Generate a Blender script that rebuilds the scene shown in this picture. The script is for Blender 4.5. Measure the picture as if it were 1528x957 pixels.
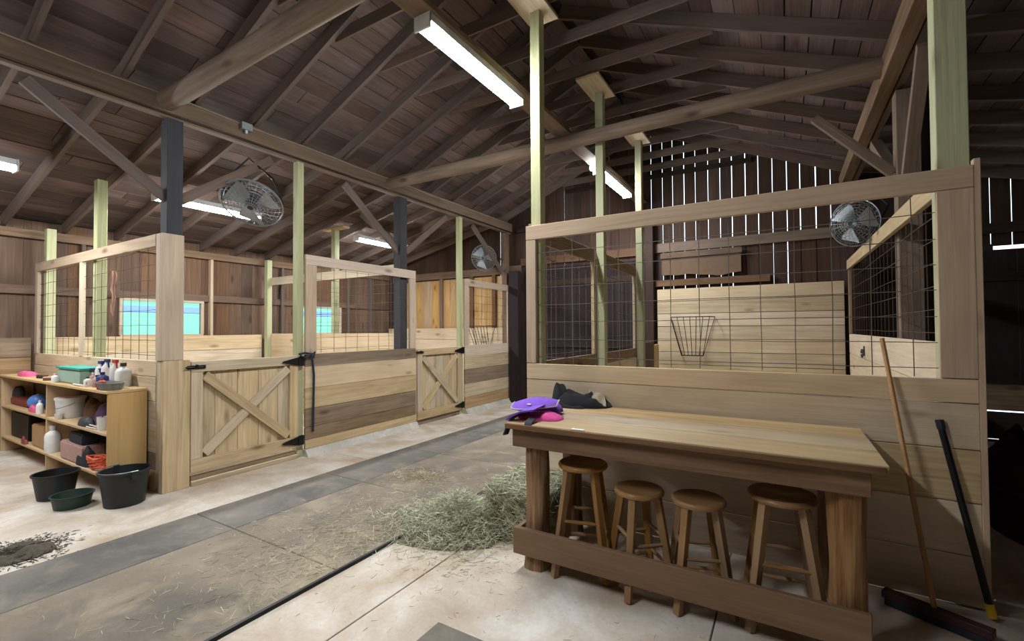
import bpy, bmesh, math, random
from mathutils import Vector, Matrix, noise, Quaternion
R = random.Random(7)
for o in list(bpy.data.objects): bpy.data.objects.remove(o)
S = bpy.context.scene
col = S.collection

# ------------------------------------------------------------------ camera
CAM = Vector((0, 0, 1.58)); FPX = 681.2
def cam_axes(yaw, pitch, roll):
    cy, sy, cp, sp = math.cos(yaw), math.sin(yaw), math.cos(pitch), math.sin(pitch)
    r = Vector((cy, sy, 0)); f = Vector((-sy*cp, cy*cp, sp)); u = r.cross(f)
    cr, sr = math.cos(roll), math.sin(roll)
    return r*cr + u*sr, u*cr - r*sr, f
CR, CU, CF = cam_axes(0.5391, 0.01962, -0.00616)
cd = bpy.data.cameras.new('camera'); cam = bpy.data.objects.new('camera', cd); col.objects.link(cam)
m3 = Matrix((CR, CU, -CF)).transposed()
cam.matrix_world = Matrix.Translation(CAM) @ m3.to_4x4()
cd.sensor_width = 36; cd.lens = FPX/1528*36; cd.clip_end = 300
S.camera = cam
# a photo pixel gives a direction; the plane a thing touches gives its distance
def ray(u, v): return CR*((u-764)/FPX) - CU*((v-478.5)/FPX) + CF
def onx(u, v, x): d = ray(u, v); return CAM + d*((x-CAM.x)/d.x)
def ony(u, v, y): d = ray(u, v); return CAM + d*((y-CAM.y)/d.y)
def onz(u, v, z=0): d = ray(u, v); return CAM + d*((z-CAM.z)/d.z)

# ------------------------------------------------------------------ light
W = bpy.data.worlds.new('World'); S.world = W; W.use_nodes = True
W.node_tree.nodes['Background'].inputs[0].default_value = (0.72, 0.87, 1.0, 1)
W.node_tree.nodes['Background'].inputs[1].default_value = 3.0
TUBE = 172.0                       # emission of every fluorescent fixture in the barn
S.view_settings.view_transform = 'Standard'; S.view_settings.look = 'None'
S.view_settings.gamma = 1; S.view_settings.use_curve_mapping = False
S.view_settings.exposure = 0.12

# ------------------------------------------------------------------ materials
def lin(c): return tuple((x/255/12.92 if x/255 <= .04045 else ((x/255+.055)/1.055)**2.4) for x in c) + (1,)
def newmat(name, rough=.7, metal=0, spec=.3):
    m = bpy.data.materials.new(name); m.use_nodes = True
    b = m.node_tree.nodes['Principled BSDF']
    b.inputs['Roughness'].default_value = rough; b.inputs['Metallic'].default_value = metal
    b.inputs['Specular IOR Level'].default_value = spec
    return m, m.node_tree.nodes, m.node_tree.links, b
def plain(name, c, rough=.6, metal=0, spec=.4, mottle=.12, scale=18):
    m, n, l, b = newmat(name, rough, metal, spec)
    tc = n.new('ShaderNodeTexCoord'); nz = n.new('ShaderNodeTexNoise'); nz.inputs['Scale'].default_value = scale; nz.inputs['Detail'].default_value = 4
    l.new(tc.outputs['Object'], nz.inputs['Vector'])
    mx = n.new('ShaderNodeMix'); mx.data_type = 'RGBA'
    c = lin(c); mx.inputs[6].default_value = tuple(x*(1-mottle*1.6) for x in c[:3])+(1,); mx.inputs[7].default_value = tuple(min(1, x*(1+mottle)) for x in c[:3])+(1,)
    l.new(nz.outputs[0], mx.inputs[0]); l.new(mx.outputs[2], b.inputs['Base Color'])
    return m
def wood(name, c, var=.22, grain=.32, knots=.6, rough=.78, bump=.25, dirt=0.0, dirtcol=(70, 60, 52)):
    """planks: local X runs along the board; every board takes its own tone and grain from its random number"""
    m, n, l, b = newmat(name, rough, 0, .22)
    tc = n.new('ShaderNodeTexCoord'); oi = n.new('ShaderNodeObjectInfo')
    k = n.new('ShaderNodeVectorMath'); k.operation = 'SCALE'; k.inputs[0].default_value = (37, 53, 71); l.new(oi.outputs['Random'], k.inputs['Scale'])
    a = n.new('ShaderNodeVectorMath'); l.new(tc.outputs['Object'], a.inputs[0]); l.new(k.outputs[0], a.inputs[1])
    def noise_at(sc, scale, det, dist=0.):
        mp = n.new('ShaderNodeMapping'); mp.inputs['Scale'].default_value = sc; l.new(a.outputs[0], mp.inputs['Vector'])
        t = n.new('ShaderNodeTexNoise'); t.inputs['Scale'].default_value = scale; t.inputs['Detail'].default_value = det; t.inputs['Distortion'].default_value = dist
        l.new(mp.outputs[0], t.inputs['Vector']); return t
    g1 = noise_at((.45, 9, 9), 2.2, 6, 1.2); g2 = noise_at((1.5, 60, 60), 2.5, 3); g3 = noise_at((1, 2.5, 2.5), 1.5, 4, .5)
    def math_(op, x, y):
        q = n.new('ShaderNodeMath'); q.operation = op
        for i, v in enumerate((x, y)):
            if isinstance(v, (int, float)): q.inputs[i].default_value = v
            else: l.new(v, q.inputs[i])
        return q.outputs[0]
    s = math_('ADD', math_('MULTIPLY', g1.outputs[0], .6), math_('ADD', math_('MULTIPLY', g2.outputs[0], .25), math_('MULTIPLY', g3.outputs[0], .35)))
    s = math_('ADD', math_('MULTIPLY', math_('SUBTRACT', s, .6), 1.9), .5)
    mx = n.new('ShaderNodeMix'); mx.data_type = 'RGBA'
    L = lin(c)
    mx.inputs[6].default_value = (L[0]*(1-grain*1.3), L[1]*(1-grain*1.5), L[2]*(1-grain*1.7), 1)
    mx.inputs[7].default_value = tuple(min(1, x*(1+grain*.75)) for x in L[:3])+(1,)
    l.new(s, mx.inputs[0]); out = mx.outputs[2]
    if dirt:
        d1 = noise_at((.8, 1.6, 1.6), 1.6, 5, .3)
        r = n.new('ShaderNodeMapRange'); r.inputs[1].default_value = .45; r.inputs[2].default_value = .75; r.inputs[4].default_value = dirt; l.new(d1.outputs[0], r.inputs[0])
        md = n.new('ShaderNodeMix'); md.data_type = 'RGBA'; l.new(r.outputs[0], md.inputs[0]); l.new(out, md.inputs[6]); md.inputs[7].default_value = lin(dirtcol); out = md.outputs[2]
    if knots:
        mp = n.new('ShaderNodeMapping'); mp.inputs['Scale'].default_value = (1.5, 4.2, 4.2); l.new(a.outputs[0], mp.inputs['Vector'])
        vo = n.new('ShaderNodeTexVoronoi'); vo.inputs['Scale'].default_value = 1.0; l.new(mp.outputs[0], vo.inputs['Vector'])
        r = n.new('ShaderNodeMapRange'); r.inputs[1].default_value = .05; r.inputs[2].default_value = .17; r.inputs[3].default_value = min(1, knots*1.25); r.inputs[4].default_value = 0; l.new(vo.outputs['Distance'], r.inputs[0])
        mk = n.new('ShaderNodeMix'); mk.data_type = 'RGBA'; l.new(r.outputs[0], mk.inputs[0]); l.new(out, mk.inputs[6]); mk.inputs[7].default_value = (L[0]*.28, L[1]*.2, L[2]*.15, 1); out = mk.outputs[2]
    hs = n.new('ShaderNodeHueSaturation'); l.new(out, hs.inputs['Color'])
    r = n.new('ShaderNodeMapRange'); r.inputs[3].default_value = 1-var; r.inputs[4].default_value = 1+var*.7; l.new(oi.outputs['Random'], r.inputs[0]); l.new(r.outputs[0], hs.inputs['Value'])
    w2 = math_('FRACT', math_('MULTIPLY', oi.outputs['Random'], 7.31), 0)
    r2 = n.new('ShaderNodeMapRange'); r2.inputs[3].default_value = .8; r2.inputs[4].default_value = 1.15; l.new(w2, r2.inputs[0]); l.new(r2.outputs[0], hs.inputs['Saturation'])
    l.new(hs.outputs[0], b.inputs['Base Color'])
    bp = n.new('ShaderNodeBump'); bp.inputs['Strength'].default_value = bump; bp.inputs['Distance'].default_value = .006; l.new(s, bp.inputs['Height']); l.new(bp.outputs[0], b.inputs['Normal'])
    return m
M = {}
M['tan'] = wood('pine_tan', (196, 177, 145), var=.13)
M['pale'] = wood('pine_pale', (190, 170, 148), var=.08, grain=.22)
M['stain'] = wood('pine_weathered', (142, 122, 98), var=.14, grain=.4)
M['honey'] = wood('pine_honey', (184, 150, 104), var=.12)
M['white'] = wood('pine_whitewashed', (212, 193, 165), var=.1, grain=.2, dirt=.3, dirtcol=(150, 125, 100))
M['green'] = wood('treated_green', (176, 178, 142), var=.08, grain=.2, knots=.4)
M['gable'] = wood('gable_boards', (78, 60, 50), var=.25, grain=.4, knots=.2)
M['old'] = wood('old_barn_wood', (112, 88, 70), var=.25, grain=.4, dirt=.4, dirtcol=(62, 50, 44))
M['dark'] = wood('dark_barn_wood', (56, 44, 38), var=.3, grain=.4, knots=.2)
M['roof'] = wood('roof_sheathing', (102, 87, 82), var=.38, grain=.4, knots=.3, dirt=.5, dirtcol=(66, 54, 50))
M['rafter'] = wood('rafter_wood', (106, 92, 84), var=.12, grain=.3, knots=.2)
M['beam'] = wood('beam_wood', (124, 106, 90), var=.12, grain=.35, knots=.2, dirt=.3, dirtcol=(80, 66, 56))
M['slate'] = wood('dark_post', (62, 62, 66), var=.1, grain=.25, knots=0)
M['log'] = wood('log_tie', (136, 116, 98), var=.1, grain=.4, knots=.7)
M['bark'] = wood('log_leg', (148, 117, 86), var=.12, grain=.6, knots=.5, bump=.9, dirt=.5, dirtcol=(70, 50, 36))
M['table'] = wood('table_top', (178, 156, 122), var=.1, grain=.3, knots=.3, rough=.55)
M['apron'] = wood('table_apron', (124, 100, 79), var=.1, grain=.4, dirt=.5, dirtcol=(66, 50, 40))
M['foot'] = wood('foot_board', (130, 104, 80), var=.06, grain=.25, knots=.1)
M['stool'] = wood('stool_wood', (150, 114, 72), var=.08, grain=.25, knots=0, rough=.3)
M['ply'] = wood('plywood', (196, 164, 118), var=.06, grain=.15, knots=.25, rough=.65)
M['tool'] = wood('tool_handle', (176, 128, 70), var=.05, grain=.2, knots=0, rough=.5)
M['maroon'] = wood('dark_door', (44, 32, 34), var=.15, grain=.3, knots=0)
M['black'] = plain('black_iron', (22, 22, 24), .45, .3)
M['rubberblk'] = plain('black_rubber_bucket', (34, 37, 40), .5, 0, .4)
M['wire'] = plain('galvanised_wire', (112, 106, 100), .5, .5)
M['rust'] = plain('rusty_wire', (92, 72, 58), .7, .3)
M['metal'] = plain('grey_metal', (150, 154, 156), .35, .8)
M['fan'] = plain('fan_metal', (140, 146, 150), .4, .6)
M['whitem'] = plain('white_enamel', (225, 228, 228), .4)
M['wplastic'] = plain('white_plastic', (222, 220, 214), .4)
M['grass_out'] = plain('grass', (92, 186, 140), .9, mottle=.5, scale=3)
M['lane'] = plain('gravel_lane', (84, 128, 186), .9, mottle=.3, scale=2)
def cm(name, c, rough=.6, **k): M[name] = plain(name, c, rough, **k)
cm('pink', (214, 92, 132)); cm('teal', (60, 148, 132)); cm('tealbox', (150, 178, 164), .35); cm('navy', (44, 52, 110)); cm('red', (168, 52, 46))
cm('greyplastic', (120, 124, 116)); cm('brownleather', (96, 66, 46)); cm('charcoal', (58, 58, 60)); cm('blueball', (84, 130, 196), .35)
cm('redbox', (140, 66, 58)); cm('mauve', (176, 140, 130)); cm('orange', (228, 106, 72)); cm('purple', (122, 78, 190), .85, mottle=.25, scale=40)
cm('hotpink', (206, 72, 142), .85, mottle=.2, scale=40); cm('piping', (172, 168, 172), .8); cm('jacket', (30, 30, 32), .95, mottle=.3, scale=30); cm('lining', (158, 146, 126), .95, mottle=.3, scale=50)
cm('strap', (36, 40, 46), .8); cm('rope', (40, 46, 62), .9); cm('oldrope', (170, 130, 110), .9); cm('yellow', (220, 176, 40)); cm('cardboard', (176, 140, 98)); cm('violet', (112, 84, 128)); cm('burlap', (110, 88, 70), .95)
cm('covercloth', (52, 26, 30), .9); cm('darkgreen', (40, 58, 52), .5); cm('paper', (235, 235, 230)); cm('brushred', (62, 32, 32)); cm('conduit', (160, 150, 138)); cm('boxgrey', (140, 150, 148))

def surf(name, c1, c2, c3, scales=(.7, 6, 60), rough=.9, bump=.3, streak=(1, 1, 1)):
    m, n, l, b = newmat(name, rough, 0, .25)
    tc = n.new('ShaderNodeTexCoord'); g = n.new('ShaderNodeNewGeometry'); mp = n.new('ShaderNodeMapping'); mp.inputs['Scale'].default_value = streak
    l.new(g.outputs['Position'], mp.inputs['Vector'])
    ns = []
    for s in scales:
        t = n.new('ShaderNodeTexNoise'); t.inputs['Scale'].default_value = s; t.inputs['Detail'].default_value = 6; t.inputs['Roughness'].default_value = .6; t.inputs['Distortion'].default_value = .4
        l.new(mp.outputs[0], t.inputs['Vector']); ns.append(t)
    r = n.new('ShaderNodeValToRGB'); r.color_ramp.elements[0].position = .36; r.color_ramp.elements[0].color = lin(c1); r.color_ramp.elements[1].position = .66; r.color_ramp.elements[1].color = lin(c2)
    l.new(ns[0].outputs[0], r.inputs[0])
    r2 = n.new('ShaderNodeMapRange'); r2.inputs[1].default_value = .5; r2.inputs[2].default_value = .72; r2.inputs[4].default_value = .7; l.new(ns[1].outputs[0], r2.inputs[0])
    mx = n.new('ShaderNodeMix'); mx.data_type = 'RGBA'; l.new(r2.outputs[0], mx.inputs[0]); l.new(r.outputs[0], mx.inputs[6]); mx.inputs[7].default_value = lin(c3)
    r3 = n.new('ShaderNodeMapRange'); r3.inputs[3].default_value = .82; r3.inputs[4].default_value = 1.14; l.new(ns[2].outputs[0], r3.inputs[0])
    hs = n.new('ShaderNodeHueSaturation'); l.new(mx.outputs[2], hs.inputs['Color']); l.new(r3.outputs[0], hs.inputs['Value']); l.new(hs.outputs[0], b.inputs['Base Color'])
    bp = n.new('ShaderNodeBump'); bp.inputs['Strength'].default_value = bump; bp.inputs['Distance'].default_value = .01; l.new(ns[1].outputs[0], bp.inputs['Height']); l.new(bp.outputs[0], b.inputs['Normal'])
    return m
M['concrete'] = surf('dusty_concrete', (176, 157, 134), (222, 216, 206), (190, 172, 148), (1.5, 4.2, 38))
M['curb'] = surf('curb_concrete', (176, 170, 158), (206, 202, 192), (160, 152, 140), (2, 9, 60))
M['mat'] = surf('dusty_rubber_mat', (104, 97, 88), (146, 133, 115), (164, 151, 128), (.9, 3.2, 70), rough=.85)
M['matdark'] = surf('clean_rubber_mat', (90, 87, 84), (122, 115, 106), (144, 134, 118), (1.0, 3.5, 70), rough=.8)
M['dirt'] = plain('dark_dirt', (82, 74, 62), .95, mottle=.5, scale=60)
def haymat(name, c1, c2):
    m, n, l, b = newmat(name, .85, 0, .2)
    g = n.new('ShaderNodeNewGeometry'); r = n.new('ShaderNodeValToRGB'); r.color_ramp.elements[0].color = lin(c1); r.color_ramp.elements[1].color = lin(c2)
    l.new(g.outputs['Random Per Island'], r.inputs[0]); l.new(r.outputs[0], b.inputs['Base Color']); return m
M['hay'] = haymat('hay_straws', (136, 134, 106), (226, 224, 198)); M['haycore'] = plain('hay_core', (98, 93, 70), .95, mottle=.5, scale=40)
M['strawdry'] = haymat('dry_straws', (140, 126, 98), (222, 212, 180))
def emit(name, c, s):
    m = bpy.data.materials.new(name); m.use_nodes = True; n = m.node_tree.nodes; l = m.node_tree.links; n.clear()
    e = n.new('ShaderNodeEmission'); e.inputs[0].default_value = c; e.inputs[1].default_value = s; o = n.new('ShaderNodeOutputMaterial'); l.new(e.outputs[0], o.inputs[0]); return m
M['tube'] = emit('lit_tube', (0.92, 0.96, 1.0, 1), TUBE)
def pane_mat():
    m, n, l, b = newmat('window_pane', .05, 0, .5)
    t = n.new('ShaderNodeBsdfTransparent'); mx = n.new('ShaderNodeMixShader'); mx.inputs[0].default_value = .06
    l.new(t.outputs[0], mx.inputs[1]); l.new(b.outputs[0], mx.inputs[2]); l.new(mx.outputs[0], n['Material Output'].inputs[0]); return m
M['pane'] = pane_mat()

# ------------------------------------------------------------------ helpers
def link(name, me, mat, parent=None, loc=None, rot=None):
    if mat is not None and not me.materials: me.materials.append(M[mat])
    o = bpy.data.objects.new(name, me); col.objects.link(o)
    if parent is not None: o.parent = parent
    base = ORG.get(parent.name, Vector()) if parent is not None else Vector()
    if loc is not None: o.location = Vector(loc) - base
    elif parent is not None: o.location = -base
    if rot is not None: o.rotation_mode = 'QUATERNION'; o.rotation_quaternion = rot
    if parent is not None: ORG[o.name] = Vector(loc) if loc is not None else Vector()
    return o
ORG = {}
def tag(o, label=None, cat=None, group=None, kind=None):
    if label: o['label'] = label
    if cat: o['category'] = cat
    if group: o['group'] = group
    if kind: o['kind'] = kind
    return o
def thing(name, loc, label=None, cat=None, group=None, kind=None):
    o = bpy.data.objects.new(name, None); o.empty_display_size = .1; col.objects.link(o); o.location = loc; ORG[o.name] = Vector(loc)
    return tag(o, label, cat, group, kind)
def copy_tree(o, parent=None):
    c = o.copy(); col.objects.link(c); c.parent = parent
    for ch in list(o.children): copy_tree(ch, c)
    return c
_cache = {}
def box_mesh(L, w, t, mat, bev=.003):
    key = (round(L, 3), round(w, 3), round(t, 3), mat, bev)
    if key in _cache: return _cache[key]
    bm = bmesh.new(); bmesh.ops.create_cube(bm, size=1)
    for v in bm.verts: v.co = Vector((v.co.x*L, v.co.y*w, v.co.z*t))
    if bev and min(L, w, t) > bev*3: bmesh.ops.bevel(bm, geom=list(bm.edges), offset=bev, segments=1, affect='EDGES')
    me = bpy.data.meshes.new('board'); bm.to_mesh(me); bm.free(); me.materials.append(M[mat]); _cache[key] = me; return me
QY = Quaternion((0, 0, 1), math.pi/2); QZ = Quaternion((0, 1, 0), -math.pi/2)
def bx(name, a, b, mat, parent=None, bev=.003):
    """a board between two world corners; its local X is its long side"""
    mn = Vector([min(p, q) for p, q in zip(a, b)]); mx = Vector([max(p, q) for p, q in zip(a, b)]); d = mx-mn; c = (mn+mx)/2
    if d.x >= d.y and d.x >= d.z: me, q = box_mesh(d.x, d.y, d.z, mat, bev), Quaternion()
    elif d.y >= d.z: me, q = box_mesh(d.y, d.x, d.z, mat, bev), QY
    else: me, q = box_mesh(d.z, d.y, d.x, mat, bev), QZ
    return link(name, me, mat, parent, c, q)
def bar(name, p, q, w, t, mat, parent=None, up=(0, 0, 1), bev=.003):
    """a board from p to q; w is across (square to up), t along up"""
    p, q = Vector(p), Vector(q); x = (q-p).normalized(); y = Vector(up).cross(x).normalized(); z = x.cross(y)
    return link(name, box_mesh((q-p).length, w, t, mat, bev), mat, parent, (p+q)/2, Matrix((x, y, z)).transposed().to_quaternion())
class MB:
    def __init__(s): s.v = []; s.f = []
    def add(s, vs, fs): k = len(s.v); s.v += [tuple(v) for v in vs]; s.f += [tuple(i+k for i in f) for f in fs]
    def box(s, a, b):
        x0, y0, z0 = [min(p, q) for p, q in zip(a, b)]; x1, y1, z1 = [max(p, q) for p, q in zip(a, b)]
        s.add([(x0, y0, z0), (x1, y0, z0), (x1, y1, z0), (x0, y1, z0), (x0, y0, z1), (x1, y0, z1), (x1, y1, z1), (x0, y1, z1)],
              [(0, 3, 2, 1), (4, 5, 6, 7), (0, 1, 5, 4), (1, 2, 6, 5), (2, 3, 7, 6), (3, 0, 4, 7)])
    def tube(s, pts, r, n=6, caps=True, closed=False):
        pts = [Vector(p) for p in pts]; rs = r if isinstance(r, (list, tuple)) else [r]*len(pts); k = len(s.v); N = len(pts)
        ref = None
        for i, p in enumerate(pts):
            if closed: d = pts[(i+1) % N]-pts[i-1]
            else: d = pts[min(i+1, N-1)]-pts[max(i-1, 0)]
            d.normalize()
            if ref is None: ref = d.orthogonal().normalized()
            ref = (ref-d*ref.dot(d)).normalized(); b = d.cross(ref)
            for j in range(n):
                a = 2*math.pi*j/n; s.v.append(tuple(p+(ref*math.cos(a)+b*math.sin(a))*rs[i]))
        for i in range(N if closed else N-1):
            i2 = (i+1) % N
            for j in range(n): s.f.append((k+i*n+j, k+i*n+(j+1) % n, k+i2*n+(j+1) % n, k+i2*n+j))
        if caps and not closed: s.f.append(tuple(k+j for j in reversed(range(n)))); s.f.append(tuple(k+(N-1)*n+j for j in range(n)))
    def lathe(s, prof, c=(0, 0, 0), n=20, sx=1, sy=1):
        k = len(s.v); c = Vector(c); P = len(prof)
        for r, z in prof:
            for j in range(n): a = 2*math.pi*j/n; s.v.append((c.x+r*sx*math.cos(a), c.y+r*sy*math.sin(a), c.z+z))
        for i in range(P-1):
            for j in range(n): s.f.append((k+i*n+j, k+i*n+(j+1) % n, k+(i+1)*n+(j+1) % n, k+(i+1)*n+j))
        if prof[0][0] > 1e-4: s.f.append(tuple(k+j for j in reversed(range(n))))
        if prof[-1][0] > 1e-4: s.f.append(tuple(k+(P-1)*n+j for j in range(n)))
    def prism(s, poly, d):
        """poly: 3-D outline, d: extrusion vector"""
        n = len(poly); d = Vector(d); poly = [Vector(p) for p in poly]
        s.add(poly+[p+d for p in poly], [tuple(reversed(range(n))), tuple(range(n, 2*n))]+[(i, (i+1) % n, n+(i+1) % n, n+i) for i in range(n)])
    def mesh(s, smooth=False):
        me = bpy.data.meshes.new('part'); me.from_pydata(s.v, [], s.f)
        bm = bmesh.new(); bm.from_mesh(me); bmesh.ops.recalc_face_normals(bm, faces=bm.faces); bm.to_mesh(me); bm.free()
        if smooth:
            for p in me.polygons: p.use_smooth = True
            try: me.set_sharp_from_angle(angle=math.radians(40))
            except Exception: pass
        me.update(); return me
    def build(s, name, mat, parent=None, loc=None, smooth=False):
        return link(name, s.mesh(smooth), mat, parent, loc)
def rnd(a, b): return R.uniform(a, b)

# ------------------------------------------------------------------ the barn's measures (metres)
XL, XP, XR, XQ = -9.1, -5.22, 0.78, 4.68      # left outer wall, left post line, right post line, right outer wall
XRIDGE = -2.22; YE = 8.8; YN = -4.0
ZB, SLO, SHI = 3.95, .235, .42                # rafter foot on the beams, lean-to pitch, main pitch
def roof_z(x):
    if x < XP: return ZB-SLO*(XP-x)
    if x < XRIDGE: return ZB+SHI*(x-XP)
    if x < XR: return ZB+SHI*(XR-x)
    return ZB-SLO*(x-XR)
ZR = roof_z(XRIDGE)
# ---- outside: pasture rising to the left, seen through the windows
g = MB()
NX = 16
for i in range(NX):
    d0, d1 = i*60/NX, (i+1)*60/NX
    g.add([(XL-.6-d0, -60, -.15+.12*d0), (XL-.6-d0, 60, -.15+.12*d0), (XL-.6-d1, 60, -.15+.12*d1), (XL-.6-d1, -60, -.15+.12*d1)], [(0, 1, 2, 3)])
tag(g.build('ground_outside', 'grass_out'), 'green pasture rising beyond the windows', 'pasture', kind='structure')
g = MB(); d0, d1 = 24.4, 29.4
g.prism([(XL-.6-d0, -50, -.13+.12*d0), (XL-.6-d1, -50, -.13+.12*d1), (XL-.6-d1, 50, -.13+.12*d1), (XL-.6-d0, 50, -.13+.12*d0)], (0, 0, .03))
tag(g.build('lane', 'lane'), 'pale gravel lane crossing the pasture beyond the windows', 'lane', kind='structure')

# ---- floor: concrete slabs with open joints
fl = MB(); fl.box((XL-.3, YN-.2, -.30), (XQ+.3, YE+.3, -.12))
floor = tag(fl.build('floor', 'dirt'), 'pale dusty concrete barn floor', 'floor', kind='structure')
xs = [XL-.3, -2.03, -.35, 1.6, XQ+.3]; ys = [YN-.2, -.4, 3.9, YE+.3]
for i in range(len(xs)-1):
    for j in range(len(ys)-1):
        bx('slab', (xs[i]+.004, ys[j]+.004, -.12), (xs[i+1]-.004, ys[j+1]-.004, 0), 'concrete', floor)
for (y0, y1) in ((3.6, 5.62), (6.93, 8.7)):
    c = MB(); c.prism([(XP-.25, y0, 0), (XP+.1, y0, 0), (XP+.04, y0, .085), (XP-.25, y0, .085)], (0, y1-y0, 0)); c.build('kerb', 'curb', floor)

# ---- ceiling: metal skin, sheathing boards, rafters, collar ties
sk = MB(); T = .22
prof = [(XL-.35, roof_z(XL-.35)), (XP, ZB), (XRIDGE, ZR), (XR, ZB), (XQ+.35, roof_z(XQ+.35))]
for (xa, za), (xb, zb) in zip(prof[:-1], prof[1:]):
    sk.prism([(xa, YN-.3, za+T), (xb, YN-.3, zb+T), (xb, YN-.3, zb+T+.03), (xa, YN-.3, za+T+.03)], (0, YE+.4-YN+.3, 0))
ceil = tag(sk.build('ceiling', 'dark'), 'open gabled barn roof with rafters and plank sheathing', 'ceiling', kind='structure')
def sheath(xa, za, xb, zb, rows, segs):
    d = Vector((xb-xa, 0, zb-za)); L = d.length; d.normalize(); nrm = Vector((-d.z, 0, d.x)); nrm = nrm if nrm.z > 0 else -nrm
    for r in range(rows):
        a = Vector((xa, 0, za)) + d*(L*(r+.5)/rows) + nrm*(.155+rnd(-.004, .004))
        cuts = [YN]+sorted(YN+(YE-YN)*(k+rnd(.15, .85))/segs for k in range(1, segs))[:segs-1]+[YE]
        for y0, y1 in zip(cuts[:-1], cuts[1:]):
            bar('roof_board', (a.x, y0+.004, a.z), (a.x, y1-.004, a.z), L/rows-rnd(.004, .014), .022, 'roof', ceil, up=nrm, bev=0)
sheath(XL-.3, roof_z(XL-.3), XP, ZB, 20, 5); sheath(XP, ZB, XRIDGE, ZR, 15, 5); sheath(XRIDGE, ZR, XR, ZB, 15, 4); sheath(XR, ZB, XQ+.3, roof_z(XQ+.3), 20, 2)
for k in range(22):
    y = YN+.25+k*.612
    if y > YE-.1: break
    for (xa, za), (xb, zb) in zip(prof[:-1], prof[1:]):
        d = Vector((xb-xa, 0, zb-za)).normalized(); up = Vector((-d.z, 0, d.x))
        o = up*.07
        bar('rafter', Vector((xa, y, za))+o, Vector((xb, y, zb))+o, .045, .14, 'rafter', ceil, up=up, bev=0)
    zc = 4.56; xl = XP+(zc-ZB)/SHI; xr = XR-(zc-ZB)/SHI
    bx('collar_tie', (xl-.1, y+.03, zc-.06), (xr+.1, y+.052, zc+.06), 'rafter', ceil, bev=0)

# ---- wall_left: vertical old boards with two window openings, kick boards inside
wins = [(3.05, 4.22, 1.53, 2.09), (6.05, 7.22, 1.53, 2.09)]
wl = thing('wall_left', (XL, 2, 0), 'brown vertical plank outer wall with two window openings', 'wall', kind='structure')
y = YN; zt = roof_z(XL)+.12
while y < YE+.05:
    w = rnd(.2, .28); y1 = min(y+w, YE+.1)
    cutw = [q for q in wins if y < q[1]-.01 and y1 > q[0]+.01]
    for q in (cutw and [(0, cutw[0][2]), (cutw[0][3], zt)] or [(0, zt)]):
        if cutw and (y < cutw[0][0]-.02 or y1 > cutw[0][1]+.02):
            pass
        bx('plank', (XL-.05+rnd(-.004, .004), y+.0015, q[0]), (XL-.025, y1-.0015, q[1]), 'old', wl, bev=0)
    # snap the board run to the window jambs
    for q in wins:
        if y < q[0] < y1 or y < q[1] < y1: pass
    y = y1
    for q in wins:
        for e in q[:2]:
            if y < e < y+.3: bx('plank', (XL-.05, y+.0015, 0), (XL-.025, e-.0015, zt), 'old', wl, bev=0) if e == q[0] else [bx('plank', (XL-.05, y+.0015, zz[0]), (XL-.025, e-.0015, zz[1]), 'old', wl, bev=0) for zz in ((0, q[2]), (q[3], zt))]; y = e
sk = MB()
zz0 = wins[0][2]; zz1 = wins[0][3]
sk.box((XL-.075, YN-.1, 0), (XL-.052, YE+.1, zz0)); sk.box((XL-.075, YN-.1, zz1), (XL-.052, YE+.1, zt+.1))
edges = [YN-.1, wins[0][0], wins[0][1], wins[1][0], wins[1][1], YE+.1]
for a, b in ((0, 1), (2, 3), (4, 5)): sk.box((XL-.075, edges[a], zz0), (XL-.052, edges[b], zz1))
sk.build('siding', 'dark', wl)
bx('girt', (XL-.02, YN, 2.12), (XL+.025, YE-.03, 2.24), 'old', wl); bx('plate', (XL-.02, YN, 2.9), (XL+.06, YE-.03, 3.02), 'beam', wl)
for ys_ in (0.4, 1.5, 2.55, 4.34, 5.72, 7.4, 8.1):
    bx('stud', (XL-.02, ys_, 0), (XL+.07, ys_+.045, 2.9), 'rafter' if ys_ != 4.34 else 'pale', wl)
zk = 0
for hgt in (.24, .26, .22, .27, .25, .27):
    for a, b in ((YN, 2.02), (2.24, 5.28), (5.42, 8.66)):
        bx('kick_board', (XL+.072, a, zk+.003), (XL+.098, b, zk+hgt-.003), 'tan' if a > 2 else 'stain', wl)
    zk += hgt
for i, q in enumerate(wins):
    o = thing('window_%d' % (i+1), (XL, (q[0]+q[1])/2, q[2]), 'low wide window onto the green pasture, %s' % ('behind the corner column' if i == 0 else 'in the second stall'), 'window', kind='structure')
    for nm, a, b in (('window_sill', (q[0]-.02, q[2]-.03), (q[1]+.02, q[2]+.005)), ('window_frame', (q[0]-.03, q[3]-.005), (q[1]+.03, q[3]+.035)), ('window_frame', (q[0]-.03, q[2]), (q[0]+.01, q[3])), ('window_frame', (q[1]-.01, q[2]), (q[1]+.03, q[3]))):
        bx(nm, (XL-.02, a[0], a[1]), (XL+.03, b[0], b[1]), 'pale', o)
    bx('pane', (XL-.045, q[0]+.01, q[2]+.005), (XL-.041, q[1]-.01, q[3]-.005), 'pane', o, bev=0)

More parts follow.
